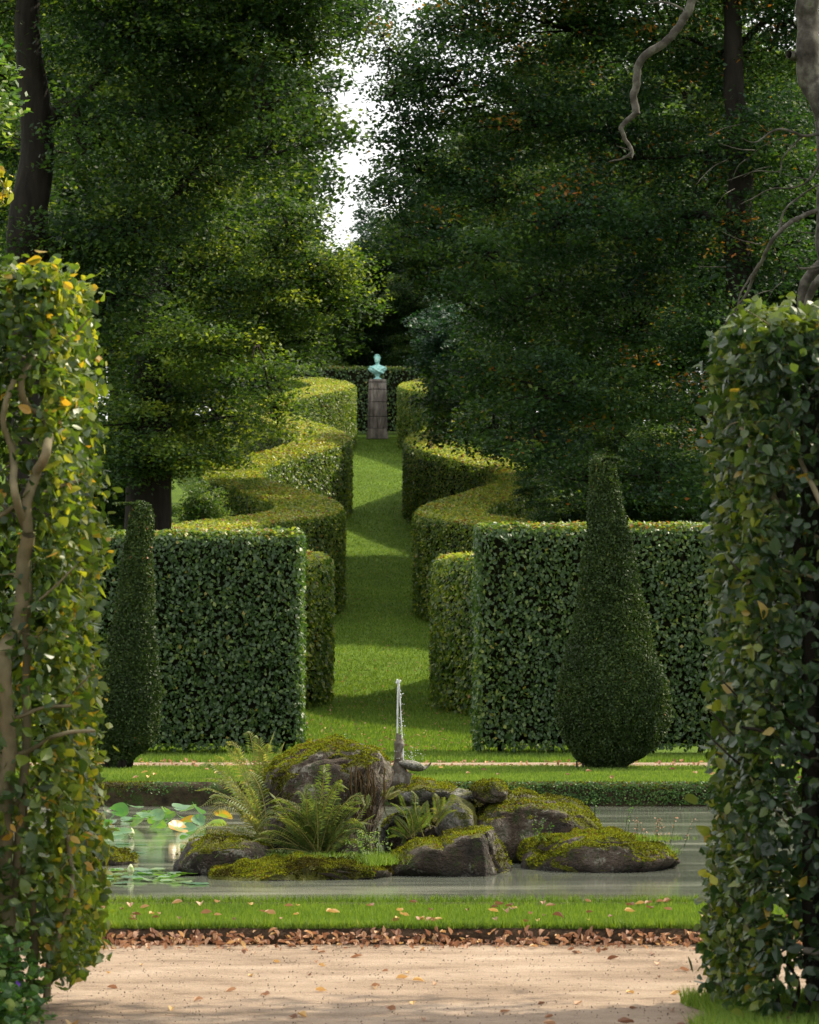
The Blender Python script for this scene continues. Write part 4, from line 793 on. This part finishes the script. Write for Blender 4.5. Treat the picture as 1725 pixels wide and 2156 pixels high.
rock('brown slanting slab with bare right face beside the water', [(802, 1840), (812, 1815), (850, 1792), (930, 1764), (995, 1728), (1032, 1722), (1056, 1770), (1079, 1835), (1060, 1880), (900, 1890), (810, 1880)], 24.6, 1.0, 'rock_bare', 104, .025, 6, 7000, .3)
rock('low round hummock covered in moss and grass at the right end', [(1091, 1812), (1097, 1780), (1125, 1757), (1190, 1742), (1260, 1735), (1340, 1752), (1400, 1775), (1430, 1818), (1400, 1860), (1250, 1870), (1110, 1855)], 25.2, 1.35, 'rock_moss', 105, .03, 6, 26000, 0.12)
rock('large humped boulder with grey lichen behind the right hummock', [(965, 1790), (960, 1700), (980, 1660), (1010, 1645), (1090, 1648), (1150, 1655), (1205, 1675), (1240, 1710), (1258, 1740), (1262, 1800), (1230, 1850), (1000, 1850)], 26.3, 1.6, 'rock', 106, .045, 6, 14000, .2)
rock('flat mossy ledge carrying the bird statue', [(815, 1665), (822, 1648), (860, 1643), (920, 1646), (955, 1655), (956, 1675), (940, 1690), (880, 1700), (820, 1695)], 26.2, .8, 'slab', 107, .02, 5, 2500)
rock('dark rock under the statue ledge half hidden by ferns', [(800, 1690), (860, 1690), (960, 1700), (985, 1760), (980, 1840), (800, 1840)], 26.5, .9, 'rock_bare', 108, .04, 5, 1500)
rock('small grey pointed rock right of the statue ledge', [(925, 1720), (935, 1688), (950, 1672), (985, 1684), (1005, 1710), (1010, 1760), (930, 1770)], 25.7, .5, 'slab', 109, .03, 4)
rock('pale grey flat stone between ledge and humped boulder', [(945, 1672), (955, 1660), (985, 1655), (1008, 1668), (1005, 1690), (950, 1690)], 26.0, .4, 'slab', 110, .015, 4)
rock('small yellow moss hummock among the lily pads at left', [(150, 1820), (175, 1780), (210, 1768), (240, 1775), (268, 1795), (290, 1822), (250, 1850), (170, 1850)], 25.6, .7, 'rock_moss', 111, .02, 4, 3500, 0.0)
rock('small green moss cushion on top of the rocks by the humped boulder', [(990, 1668), (1000, 1648), (1030, 1640), (1062, 1650), (1070, 1675), (1030, 1690)], 25.8, .4, 'rock_moss', 112, .02, 4, 1800, 0.0, name='moss_cushion')

roots(BOULDER, 26, 3)
# ------------------------------------------------------------------ bird statue and water jet
yb = 26.05; bz = P(850, 1648, yb)[2]; bx_ = P(845, 1640, yb)[0]; pp = yb / F
st = thing('bird_statue', (bx_, yb, bz), 'weathered statue of a water bird with beak raised to the sky', 'statue')
def W3(u, v, dy=0): return P(u, v, yb + dy)
b = MB(); tk = spl([W3(834, 1662), W3(838, 1645), W3(840, 1625), W3(840, 1603), W3(839, 1585), W3(841, 1566), W3(842, 1555)], 7); rs = np.interp(np.linspace(0, 6, len(tk)), range(7), np.array([25, 24, 18, 10, 7.5, 11.5, 6]) * pp)
b.tube(tk, rs, 16); b.build('body_and_neck', M['statue'], st)
b = MB(); b.tube([W3(841, 1566), W3(838.5, 1555), W3(837, 1544)], np.array([8, 5.5, 3.2]) * pp, 10); b.build('beak', M['statue'], st)
b = MB(); b.tube([W3(845, 1564), W3(843.5, 1556), W3(842.5, 1547)], np.array([6.5, 4.6, 2.2]) * pp, 10); b.build('beak', M['statue'], st)
V, q = loft(smooth_secs([(0, 0, -.10, .02, .02), (0, 0, -.07, .06, .05), (0, 0, 0, .10, .07), (0, 0, .07, .07, .05), (0, 0, .10, .02, .02)], 5), 20)
V = np.c_[V[:, 2] * 1.05, V[:, 1], V[:, 0] * .42]; aa = math.radians(-14); V = np.c_[V[:, 0] * math.cos(aa) - V[:, 2] * math.sin(aa), V[:, 1], V[:, 0] * math.sin(aa) + V[:, 2] * math.cos(aa)]
V *= [1.0, 1, .95]; mesh_np('wing', V + W3(868, 1612, -.03), q, M['slab'], st, smooth=True); 
b = MB(); b.tube(spl([W3(868, 1612), W3(885, 1618), W3(898, 1616), W3(908, 1606)], 6), np.linspace(7, 1.2, 19) * pp, 8); b.build('tail', M['statue'], st)
b = MB(); b.tube([W3(836, 1660), W3(850, 1640), W3(858, 1625)], np.array([20, 17, 11]) * pp, 10); b.build('belly', M['statue'], st)
jet = thing('water_jet', tuple(W3(837, 1545)), 'thin jet of white water rising from the bird beak and falling back', 'water jet')
b = MB()
for (ua, ub, uc, r_) in ((836.5, 836.5, 838, 1.1), (837.8, 838, 839.5, .9)):
    p_ = spl([W3(ua, 1546), W3(ub, 1500), W3(uc - .5, 1455), W3(uc, 1434)], 14); b.tube(p_, r_ * pp * (1 + .4 * vnoise(p_ * 25, 2)), 6)
p_ = spl([W3(838, 1434), W3(840.5, 1440), W3(842.5, 1470), W3(845, 1520), W3(848, 1560), W3(849, 1602)], 14); b.tube(p_, (1.15 * pp) * (1 + .6 * vnoise(p_ * 22, 3)), 6)
p_ = spl([W3(838, 1436), W3(841, 1450), W3(843, 1480), W3(846, 1540), W3(847, 1600)], 14); b.tube(p_, (.7 * pp) * (1 + .6 * vnoise(p_ * 30, 4)), 6)
b.build('strand', M['jet'], jet)
bm = bmesh.new(); rj = random.Random(2)
from mathutils import Matrix
for k in range(170):
    if k < 12: q3 = W3(838 + rj.gauss(0, 2), 1434 + rj.gauss(0, 2.5)); r_ = .008
    elif k < 100: v = rj.uniform(1450, 1605); q3 = W3(845 + (v - 1500) * .03 + rj.gauss(0, 3), v, rj.gauss(0, .02)); r_ = .0035
    else: q3 = W3(858 + rj.gauss(0, 16), 1600 - abs(rj.gauss(0, 12)), rj.gauss(0, .05)); r_ = .003
    bmesh.ops.create_icosphere(bm, subdivisions=1, radius=r_ * rj.uniform(.6, 1.3), matrix=Matrix.Translation([q3[i] - jet.location[i] for i in range(3)]))
me = bpy.data.meshes.new('droplets'); bm.to_mesh(me); bm.free(); o = link('droplets', me, jet, M['jet']); o['kind'] = 'stuff'

# ------------------------------------------------------------------ ferns
def fern(base, fronds, label, seed, tint0=.5, group='ferns growing on the rocks', name='fern'):
    rr = np.random.default_rng(seed); root = thing(name, base, label, 'fern', group)
    if len(fronds) > 30: fronds = list(fronds) + [(np.array(t_) + rr.normal(size=3) * [.06, .08, .05], a_ * rr.uniform(.6, 1.5), w_ * .9) for (t_, a_, w_) in fronds]
    for (tip, arch, wid) in fronds:
        b0 = np.array(base) + rr.normal(size=3) * .03; tip = np.array(tip, float); L = np.linalg.norm(tip - b0)
        bow = rr.normal(size=3) * .06 * L * np.array([1, 1, .3])
        p1 = b0 + (tip - b0) * .35 + np.array([0, 0, arch * L * 1.1]) + bow; p2 = b0 + (tip - b0) * .74 + np.array([0, 0, arch * L * 1.05]) + bow
        sp_ = spl([b0, p1, p2, tip], 11); n = len(sp_)
        d = unit(np.gradient(sp_, axis=0)); side = np.cross(d, [0, 0, 1.]); bad = np.linalg.norm(side, axis=1) < .3; side[bad] = [1, 0, 0]; side = unit(side + rr.normal(size=3) * .45)
        side = unit(side - d * (side * d).sum(1)[:, None]); up = np.cross(side, d); t = np.linspace(0, 1, n)
        w_ = wid * np.clip(np.sin(np.pi * np.clip((t - .05) / .95, 0, 1) ** .62), 0, 1) ** .75
        V = []
        for s in (-1, 1):
            for k in range(3, n):
                l = w_[k] * rr.uniform(.85, 1.1)
                if l < .005: continue
                o = sp_[k]; dd = unit(side[k] * s * .93 + d[k] * .36 - up[k] * (.12 + .2 * rr.random())); wd = max(.0050, .085 * l)
                e = d[k] * wd; V.append([o - e, o + dd * l * .55 - e * .9 + up[k] * .02 * l, o + dd * l - up[k] * .10 * l, o + dd * l * .5 + e])
        V = np.array(V).reshape(-1, 3); m = len(V) // 4; b = MB(); b.tube(sp_, np.linspace(.0045, .0012, n), 4)
        nr_ = sum(len(x) for x in b.f[4]); Vr = np.concatenate(b.v); Fr = np.concatenate(b.f[4])
        mesh_np('frond', np.vstack([V, Vr]), np.vstack([np.arange(m * 4).reshape(-1, 4), Fr + len(V)]), M['fern'], root, tint=np.concatenate([np.clip(rr.beta(3, 3, m) * .6 + tint0 - .3 + rr.normal() * .08, 0, 1), np.full(nr_, .9)]))
    return root
rf = random.Random(11)
def fan(base_uv, y, tips, dyr=.35, arch=(.06, .26), wid=(.055, .08)):
    return [(P(u, v, y + rf.uniform(-dyr, dyr)), rf.uniform(*arch), rf.uniform(*wid)) for u, v in tips]
y = 24.75; bs = P(560, 1770, y)
fern(bs, fan((590, 1760), y, [(415, 1612), (425, 1640), (455, 1590), (475, 1568), (420, 1700), (432, 1735), (470, 1650), (440, 1680), (470, 1740), (400, 1760), (455, 1625), (410, 1665), (495, 1640), (450, 1765), (500, 1700), (515, 1660), (480, 1700), (430, 1615)]), 'pale arching fern reaching left over the lily pads from the big boulder', 201, .62)
y = 26.1; bs = P(545, 1720, y)
fern(bs, fan((590, 1760), y, [(475, 1562), (512, 1545), (530, 1560), (578, 1540), (600, 1562), (548, 1580), (500, 1600), (560, 1600), (590, 1590), (520, 1640), (495, 1575), (612, 1585), (540, 1548), (470, 1600), (565, 1565), (450, 1640)], .2), 'tall upright fern behind the left shoulder of the big boulder', 206, .66)
y = 24.5; bs = P(668, 1812, y + .1)
fern(bs, fan((668, 1805), y, [(560, 1712), (585, 1682), (618, 1672), (650, 1662), (690, 1632), (700, 1662), (735, 1662), (765, 1684), (760, 1700), (790, 1715), (770, 1745), (555, 1720), (545, 1755), (600, 1722), (640, 1712), (680, 1692), (720, 1712), (560, 1790), (590, 1760), (740, 1750), (780, 1775), (625, 1720), (700, 1720), (550, 1735), (655, 1687), (712, 1682), (670, 1700), (575, 1775), (610, 1692), (745, 1702), (640, 1740), (690, 1750), (600, 1740), (570, 1700)], .18), 'bushy green fern in front of the big boulder', 202, .48)
y = 25.0; bs = P(868, 1765, y)
fern(bs, fan((868, 1755), y, [(822, 1690), (840, 1670), (868, 1665), (895, 1690), (912, 1710), (905, 1740), (830, 1720), (850, 1700), (880, 1690), (818, 1745), (895, 1765), (845, 1775), (815, 1765)], .15, (.05, .2), (.04, .055)), 'small shaded fern below the statue ledge', 203, .4)
y = 25.3; bs = P(918, 1735, y)
fern(bs, fan((918, 1735), y, [(930, 1680), (955, 1672), (900, 1685), (948, 1700), (965, 1705), (915, 1670)], .1, (.05, .2), (.03, .045)), 'little bright fern at the right end of the statue ledge', 204, .5)
y = 25.0; bs = P(815, 1700, y)
fern(bs, fan((815, 1700), y, [(800, 1660), (830, 1655), (845, 1665), (820, 1640)], .1, (.05, .2), (.03, .04)), 'tiny yellow green fern beside the boulder edge under the bird', 205, .75)
# weeds and grass tufts on the rocks
def weeds(name, spots, label, cat='weeds', h=(.10, .25), seed=1, leafy=True, mat='weed', tint=None, group=None):
    rr = np.random.default_rng(seed)
    for (u, v, y, n, spr) in spots:
        bs = P(u, v, y); root = thing(name, bs, label, cat, group or 'wild plants on the rocks'); b = MB(); C = []; D = []
        for k in range(n):
            p0 = bs + rr.normal(size=3) * [spr, spr, 0]; hh = rr.uniform(*h); tp = p0 + [rr.normal() * .25 * hh, rr.normal() * .25 * hh, hh]; pp_ = spl([p0 + [0, 0, -.04], (p0 + tp) / 2 + rr.normal(size=3) * .01, tp], 5); b.tube(pp_, np.linspace(.003, .001, len(pp_)), 3)
            m = int(hh * (110 if leafy else 60)); f = rr.random(m) ** .8; C.append(p0 + (tp - p0) * f[:, None] + rr.normal(size=(m, 3)) * [.012, .012, .004]); 
        b.build('stalk', M['fern'], root).data.attributes.new('tint', 'FLOAT', 'FACE')
        C = np.concatenate(C); V, Fq = leaves4(C, rr.normal(size=C.shape) + [0, -.3, .6], .022, .011, rr); mesh_np('foliage', V, Fq, M[mat], root, tint=rr.uniform(*(tint or (.2, .9)), len(C)))
weeds('wild_plant', [(765, 1815, 24.2, 26, .10)], 'pale flowering weed clump on the right end of the front mossy rock', h=(.08, .24), seed=2, tint=(.6, 1))
weeds('wild_plant', [(722, 1590, 25.4, 3, .02)], 'thin weed standing on top of the big boulder', h=(.1, .2), seed=3)
weeds('wild_plant', [(1385, 1775, 25.1, 10, .09)], 'wispy dry weeds on the right tip of the hummock', h=(.08, .2), seed=4, leafy=False, mat='litter', tint=(.4, .8))
weeds('wild_plant', [(1318, 1758, 25.3, 2, .02)], 'single thin weed in the middle of the right hummock', h=(.18, .26), seed=5, leafy=False)
weeds('wild_plant', [(1245, 1740, 26.0, 4, .03)], 'thin weeds on the tail of the humped boulder', h=(.15, .3), seed=6, leafy=False)
weeds('wild_plant', [(1138, 1762, 25.1, 4, .03)], 'small leafy weed at the left of the right hummock', h=(.08, .16), seed=7)
def on_rocks(name, label, n, fx, yr, zf, h, wd, seed, mat='grass'):
    pass
def tuft(u, v, y, n, spr, h, label):
    bs = P(u, v, y); X = rng.normal(size=n) * spr + bs[0]; Y = rng.normal(size=n) * .12 + y; o = blades('grass_tuft', X, Y, 0 * X + bs[2] - .02, h, .006, lean=1.1); tag(o, label, 'grass', kind='stuff')
tuft(795, 1812, 24.1, 900, .06, .07, 'bright grass tuft on the right end of the front mossy rock')
tuft(650, 1796, 24.4, 900, .28, .03, 'grass between fern and front mossy rock')
tuft(1290, 1762, 25.1, 2600, .20, .035, 'short grass on top of the right hummock')
tuft(1385, 1790, 25.0, 700, .06, .06, 'grass on the right tip of the hummock')

# plants on the bank walls
n = 26000; th = rng.uniform(.25, np.pi - .25, n); XY = np.array([pond_pt(t_) for t_ in th]); Z = rng.uniform(-.2, .03, n)
d = XY - PC; d = d / np.linalg.norm(d, axis=1)[:, None]; Pt = np.c_[XY - d * (.06 + .05 * rng.random(n))[:, None], Z]
pt_n = fbm(Pt * [1, 1, 2], 1.3, 3, 6); k = (pt_n + .35 * np.clip(Pt[:, 0] - .2, -1, 1) + .15 * rng.normal(size=n) > .12); Pt = Pt[k]
V, Fq = leaves4(Pt, rng.normal(size=Pt.shape) * .6 + [0, -.8, .6], .028, .018); tag(mesh_np('bank_plants', V, Fq, M['weed'], tint=np.clip(rng.beta(2, 4, len(Pt)) + .3 * fbm(Pt, 2.5, 3, 8), 0, 1)), 'small creeping plants and moss on the far pond wall', 'ground cover', kind='stuff')

n = 30000; th = rng.uniform(.25, np.pi - .25, n); XY = np.array([pond_pt(t_) for t_ in th]); Z = .03 - .16 * rng.random(n) ** 1.3
d = XY - PC; d = d / np.linalg.norm(d, axis=1)[:, None]; Pt = np.c_[XY - d * (.03 + .04 * rng.random(n))[:, None], Z]; k = fbm(Pt * [1, 1, 2.5], 2.1, 4, 26) > -.05 + .4 * (-.04 - Z) / .1; Pt = Pt[k]
V, Fq = leaves4(Pt, rng.normal(size=Pt.shape), .03, .010, D=rng.normal(size=Pt.shape) * .6 + [0, -1, -.3]); tag(mesh_np('bank_moss', V, Fq, M['moss'], tint=np.clip(rng.beta(2, 3, len(Pt)) + .5 * fbm(Pt, 1.8, 3, 3), 0, 1)), 'moss hanging over the top of the far pond wall', 'moss', kind='stuff')

# ------------------------------------------------------------------ lily pads
def pad_mesh(seed, cup, edge_t):
    rr = random.Random(seed); S = 26; V = [[0, 0, 0]]; q = []
    for ring, f in ((1, .5), (2, 1.0)):
        for j in range(S + 1):
            a = .16 + (2 * math.pi - .32) * j / S; r_ = f * (1 + .04 * math.sin(3 * a + seed)); V.append([r_ * math.cos(a), r_ * math.sin(a), cup * f * f * (.6 + .4 * math.sin(a * 2 + seed)) + .02 * math.sin(a * 7) * f])
    tri = [[0, 1 + j, 2 + j] for j in range(S)]; qd = [[1 + j, S + 2 + j, S + 3 + j, 2 + j] for j in range(S)]
    me = bpy.data.meshes.new('lily_pad'); me.from_pydata(V, [], tri + qd); at = me.attributes.new('tint', 'FLOAT', 'FACE')
    at.data.foreach_set('value', [max(0, edge_t - .12)] * S + [edge_t + .05 * math.sin(j) for j in range(S)]); me.materials.append(M['lily'])
    me.polygons.foreach_set('use_smooth', [True] * len(me.polygons)); return me
pads = [pad_mesh(1, .05, .25), pad_mesh(2, .25, .45), pad_mesh(3, .4, .35), pad_mesh(4, .15, .55), pad_mesh(5, .3, .88), pad_mesh(6, -.25, .7)]
rl = random.Random(9)
def wy(v): return F * (H - WZ) / (v - 1343)
GL = 'water lily pads on the left of the pond'
def pad(u, v, r_, hz, k, tilt, az):
    y = wy(v) ; x = P(u, v, y)[0]; o = bpy.data.objects.new('lily_pad', pads[k]); COL.objects.link(o); o.location = (x, y, WZ + .006 + hz); o.scale = (r_, r_, r_)
    o.rotation_euler = (tilt * math.cos(az), tilt * math.sin(az), rl.uniform(0, 6.28))
    orange = k in (4, 5); tag(o, 'raised lily pad with orange underside or rim' if orange else ('raised green lily pad with curled rim' if hz > .03 else 'flat green lily pad floating on the water'), 'lily pad', GL)
for i in range(46):
    u = rl.uniform(195, 425); v = rl.uniform(1725, 1800); 
    if v > 1770 and u > 360: continue
    if v > 1770: pad(u, v, rl.uniform(.045, .08), rl.uniform(0, .006), rl.choice([0, 0, 3]), .02, 0)
    else: pad(u, v, rl.uniform(.055, .10), rl.uniform(.0, .17), rl.choice([1, 2, 3, 2, 1, 3]), rl.uniform(.1, .95), rl.uniform(0, 6.28))
for (u, v, k, t_, a_) in [(390, 1745, 4, .5, 3.0), (375, 1760, 4, .6, .2), (470, 1745, 4, .5, 2.6), (455, 1755, 5, .4, 1.), (250, 1735, 2, .8, 0), (230, 1742, 2, .6, .4), (352, 1738, 3, .6, 2.), (330, 1752, 3, .7, .3), (420, 1760, 5, .5, 1), (300, 1745, 1, .5, .5), (400, 1772, 1, .5, 0)]: pad(u, v, .09, rl.uniform(.05, .12), k, t_, a_)
for i in range(34): pad(rl.uniform(200, 420), rl.uniform(1832, 1862) - 0, rl.uniform(.05, .09), rl.uniform(0, .008), rl.choice([0, 0, 3, 1]), rl.uniform(0, .12), rl.uniform(0, 6.28))
for (u, v, lb) in ((277, 1765, 'closed white lily bud standing among the raised pads'), (275, 1845, 'closed white lily bud above the nearer floating pads')):
    y = wy(v); x = P(u, v, y)[0]; root = thing('lily_bud', (x, y, WZ), lb, 'flower', 'water lily buds')
    V, q = loft(smooth_secs([(0, 0, .01, .012, .012), (0, 0, .03, .021, .021), (0, 0, .05, .025, .025), (0, 0, .075, .016, .016), (0, 0, .092, .003, .003)], 4), 14); mesh_np('petals', V + [x, y, WZ], q, M['bud'], root, smooth=True)
    b = MB(); b.tube([[x, y, WZ - .1], [x, y, WZ + .02]], .006, 6); b.build('stalk', M['bud'], root)

# ------------------------------------------------------------------ fallen leaves
def dry_mesh(seed):
    rr = random.Random(seed); V = []; L = 1.; c = rr.uniform(.6, 1.4) * rr.choice([1, 1, -1])
    for t_, w_ in ((0, .02), (.2, .26), (.45, .36), (.7, .26), (1, .02)):
        for s in (-1, 0, 1):
            V.append([(t_ - .5), s * w_ * math.cos(c * .5), abs(s) * w_ * math.sin(abs(c)) * 1. + .25 * (t_ - .5) ** 2 * c + rr.uniform(-.03, .03)])
    V = np.array(V); V[:, 2] -= V[:, 2].min(); q = [[k * 3 + j, k * 3 + j + 1, k * 3 + j + 4, k * 3 + j + 3] for k in range(4) for j in range(2)]
    return V, np.array(q)
DRY = [dry_mesh(s) for s in range(8)]; drym = []
for k, (V, q) in enumerate(DRY):
    for tn in (.2, .5, .75, .93):
        me = bpy.data.meshes.new('fallen_leaf'); me.from_pydata(V.tolist(), [], q.tolist()); at = me.attributes.new('tint', 'FLOAT', 'FACE'); at.data.foreach_set('value', [tn] * len(q)); me.materials.append(M['litter']); drym.append(me)
ra = random.Random(21); spots = []
def put(x, y, z, s, lb): 
    o = bpy.data.objects.new('fallen_leaf', ra.choice(drym)); COL.objects.link(o); o.location = (x, y, z); o.scale = (s, s, s); o.rotation_euler = (ra.uniform(-.25, .25), ra.uniform(-.25, .25), ra.uniform(0, 6.28)); tag(o, lb, 'leaf', 'fallen brown leaves lying about')
for i in range(95): put(ra.uniform(-2.1, 2.1), ra.uniform(17.25, 18.6), .028, ra.uniform(.035, .065), 'dry brown leaf lying on the near grass strip')
for i in range(70): put(ra.uniform(-1.9, 1.9), 12.7 + 4.2 * ra.random() ** .8, -.074, ra.uniform(.03, .06), 'dry brown leaf lying on the gravel path')
for i in range(45): put(-1.75 + ra.gauss(.2, .3), 12.75 + abs(ra.gauss(0, .35)), -.07, ra.uniform(.06, .09), 'dry brown leaf at the foot of the left near hedge')
for i in range(22): put(ra.uniform(.6, 2.0), ra.uniform(12.7, 13.8), -.05, ra.uniform(.05, .08), 'dry brown leaf on the shaded ground by the right near hedge')
for i in range(50): put(ra.uniform(-4, 4), ra.uniform(34.5, 38.4), .035, ra.uniform(.05, .075), 'dry brown leaf on the far lawn strip')
def scatter(name, X, Y, Z, S, label, seed=1, tilt=.5):
    rr = np.random.default_rng(seed); Vs = []; Fs = []; Ts = []; n0 = 0
    for x, y, z, s in zip(X, Y, Z, S):
        V, q = DRY[rr.integers(8)]; a = rr.uniform(0, 6.28); b_ = rr.normal() * tilt; V = V * s; V = np.c_[V[:, 0] * math.cos(b_) - V[:, 2] * math.sin(b_), V[:, 1], V[:, 0] * math.sin(b_) + V[:, 2] * math.cos(b_)]
        V = np.c_[V[:, 0] * math.cos(a) - V[:, 1] * math.sin(a), V[:, 0] * math.sin(a) + V[:, 1] * math.cos(a), V[:, 2] - V[:, 2].min()]
        Vs.append(V + [x, y, z]); Fs.append(q + n0); n0 += len(V); Ts += [float(np.clip(rr.beta(2, 2), 0, 1))] * len(q)
    return tag(mesh_np(name, np.concatenate(Vs), np.concatenate(Fs), M['litter'], tint=Ts), label, 'fallen leaves', kind='stuff')
n = 1300; scatter('leaf_litter', uni(n, -2.6, 2.6), 17.15 - np.abs(rng.normal(size=n)) ** 1.5 * .12, -.074 + rng.random(n) ** 2 * .06, uni(n, .018, .052), 'drift of dry brown leaves along the lawn edge', 1, .7)
n = 500; scatter('hedge_foot_litter', -1.55 - np.abs(rng.normal(size=n)) * .5, 12.9 + np.abs(rng.normal(size=n)) * .5, -.076 + rng.random(n) * .02, uni(n, .05, .085), 'dry leaves gathered under the left near hedge', 2)
n = 700; Y = 43 + 60 * rng.random(n) ** 1.6; scatter('alley_litter', axis(Y) + uni(n, -2.2, 2.2), Y, T(Y) + .03, uni(n, .03, .055), 'thin scatter of yellow brown leaves over the alley grass', 3)
n = 400; scatter('far_edge_litter', uni(n, -5, 5), rng.choice([38.7, 39.8], n) + rng.normal(size=n) * .1, 0 * uni(n, 0, 1) + .01, uni(n, .04, .065), 'dry leaves along the far path edges', 4)
# pebbles and crumbs on the path
n = 3500; X = uni(n, -2.4, 2.4); Y = uni(n, 12.4, 17.1); C = np.c_[X, Y, 0 * X - .072]; V, Fq = leaves4(C, rng.normal(size=C.shape) + [0, 0, 1], .008, .006)
tag(mesh_np('path_grit', V, Fq, M['soil']), 'fine dark grit and leaf crumbs on the gravel path', 'grit', kind='stuff')

# ------------------------------------------------------------------ flower bed at the lower left
def clump(label, cx, cy, rx, ry, hz, n, seed):
    rr = np.random.default_rng(seed); root = thing('cranesbill_plant', (cx, cy, -.08), label, 'plant', 'low plants at the foot of the left near hedge')
    d = unit(rr.normal(size=(n, 3))); d[:, 2] = np.abs(d[:, 2]); k = rr.random(n) ** .4; Pt = np.array([cx, cy, -.08]) + d * [rx, ry, hz] * k[:, None] * (1 + .15 * fbm(d * 3, 1, 2, seed))[:, None]
    V, Fq = leaves_near(Pt, rr.normal(size=Pt.shape) * .6 + [0, -.3, 1], .035, .032, rr); mesh_np('foliage', V, Fq, M['weed'], root, tint=np.repeat(np.clip(rr.beta(2, 2.5, n), 0, 1), 4))
    b = MB()
    for i in range(30):
        q3 = Pt[rr.integers(n)]; b.tube([[cx + (q3[0] - cx) * .3, cy + (q3[1] - cy) * .3, -.08], q3], .0025, 4)
    b.build('stalk', M['weed'], root)
    for i in range(6):
        q3 = Pt[rr.integers(n)] + [0, -.03, .03]; V, Fq = leaves4(np.repeat(q3[None], 5, 0) + rr.normal(size=(5, 3)) * .006, rr.normal(size=(5, 3)) + [0, -1, 1], .02, .014, rr); mesh_np('flower', V, Fq, M['flower'], root)
clump('leafy plant with small purple flowers at the lower left corner', -1.72, 12.95, .35, .3, .30, 1400, 1)
clump('taller leafy plant with few purple flowers against the left near hedge', -1.66, 13.25, .3, .2, .45, 1200, 2)
clump('low leafy plant in the bottom left corner of the frame', -1.80, 12.7, .28, .25, .2, 900, 3)
# two small black stakes at the foot of the right cone
for (u, lb) in ((1215, 'small black stake at the left foot of the right yew cone'), (1228, 'shorter black stake beside the right yew cone')):
    q3 = P(u, 1619, 37.6); b = MB(); hh = .10 if u < 1220 else .07; b.tube([[q3[0], q3[1], -.02], [q3[0], q3[1], hh - .01], [q3[0], q3[1], hh]], np.array([.010, .010, .004]), 8); b.box((q3[0], q3[1], hh), (.03, .03, .012)); tag(b.build('garden_stake', M['black'], None, False), lb, 'stake', 'black stakes by the cone')
print('faces', sum(len(m.polygons) for m in bpy.data.meshes))
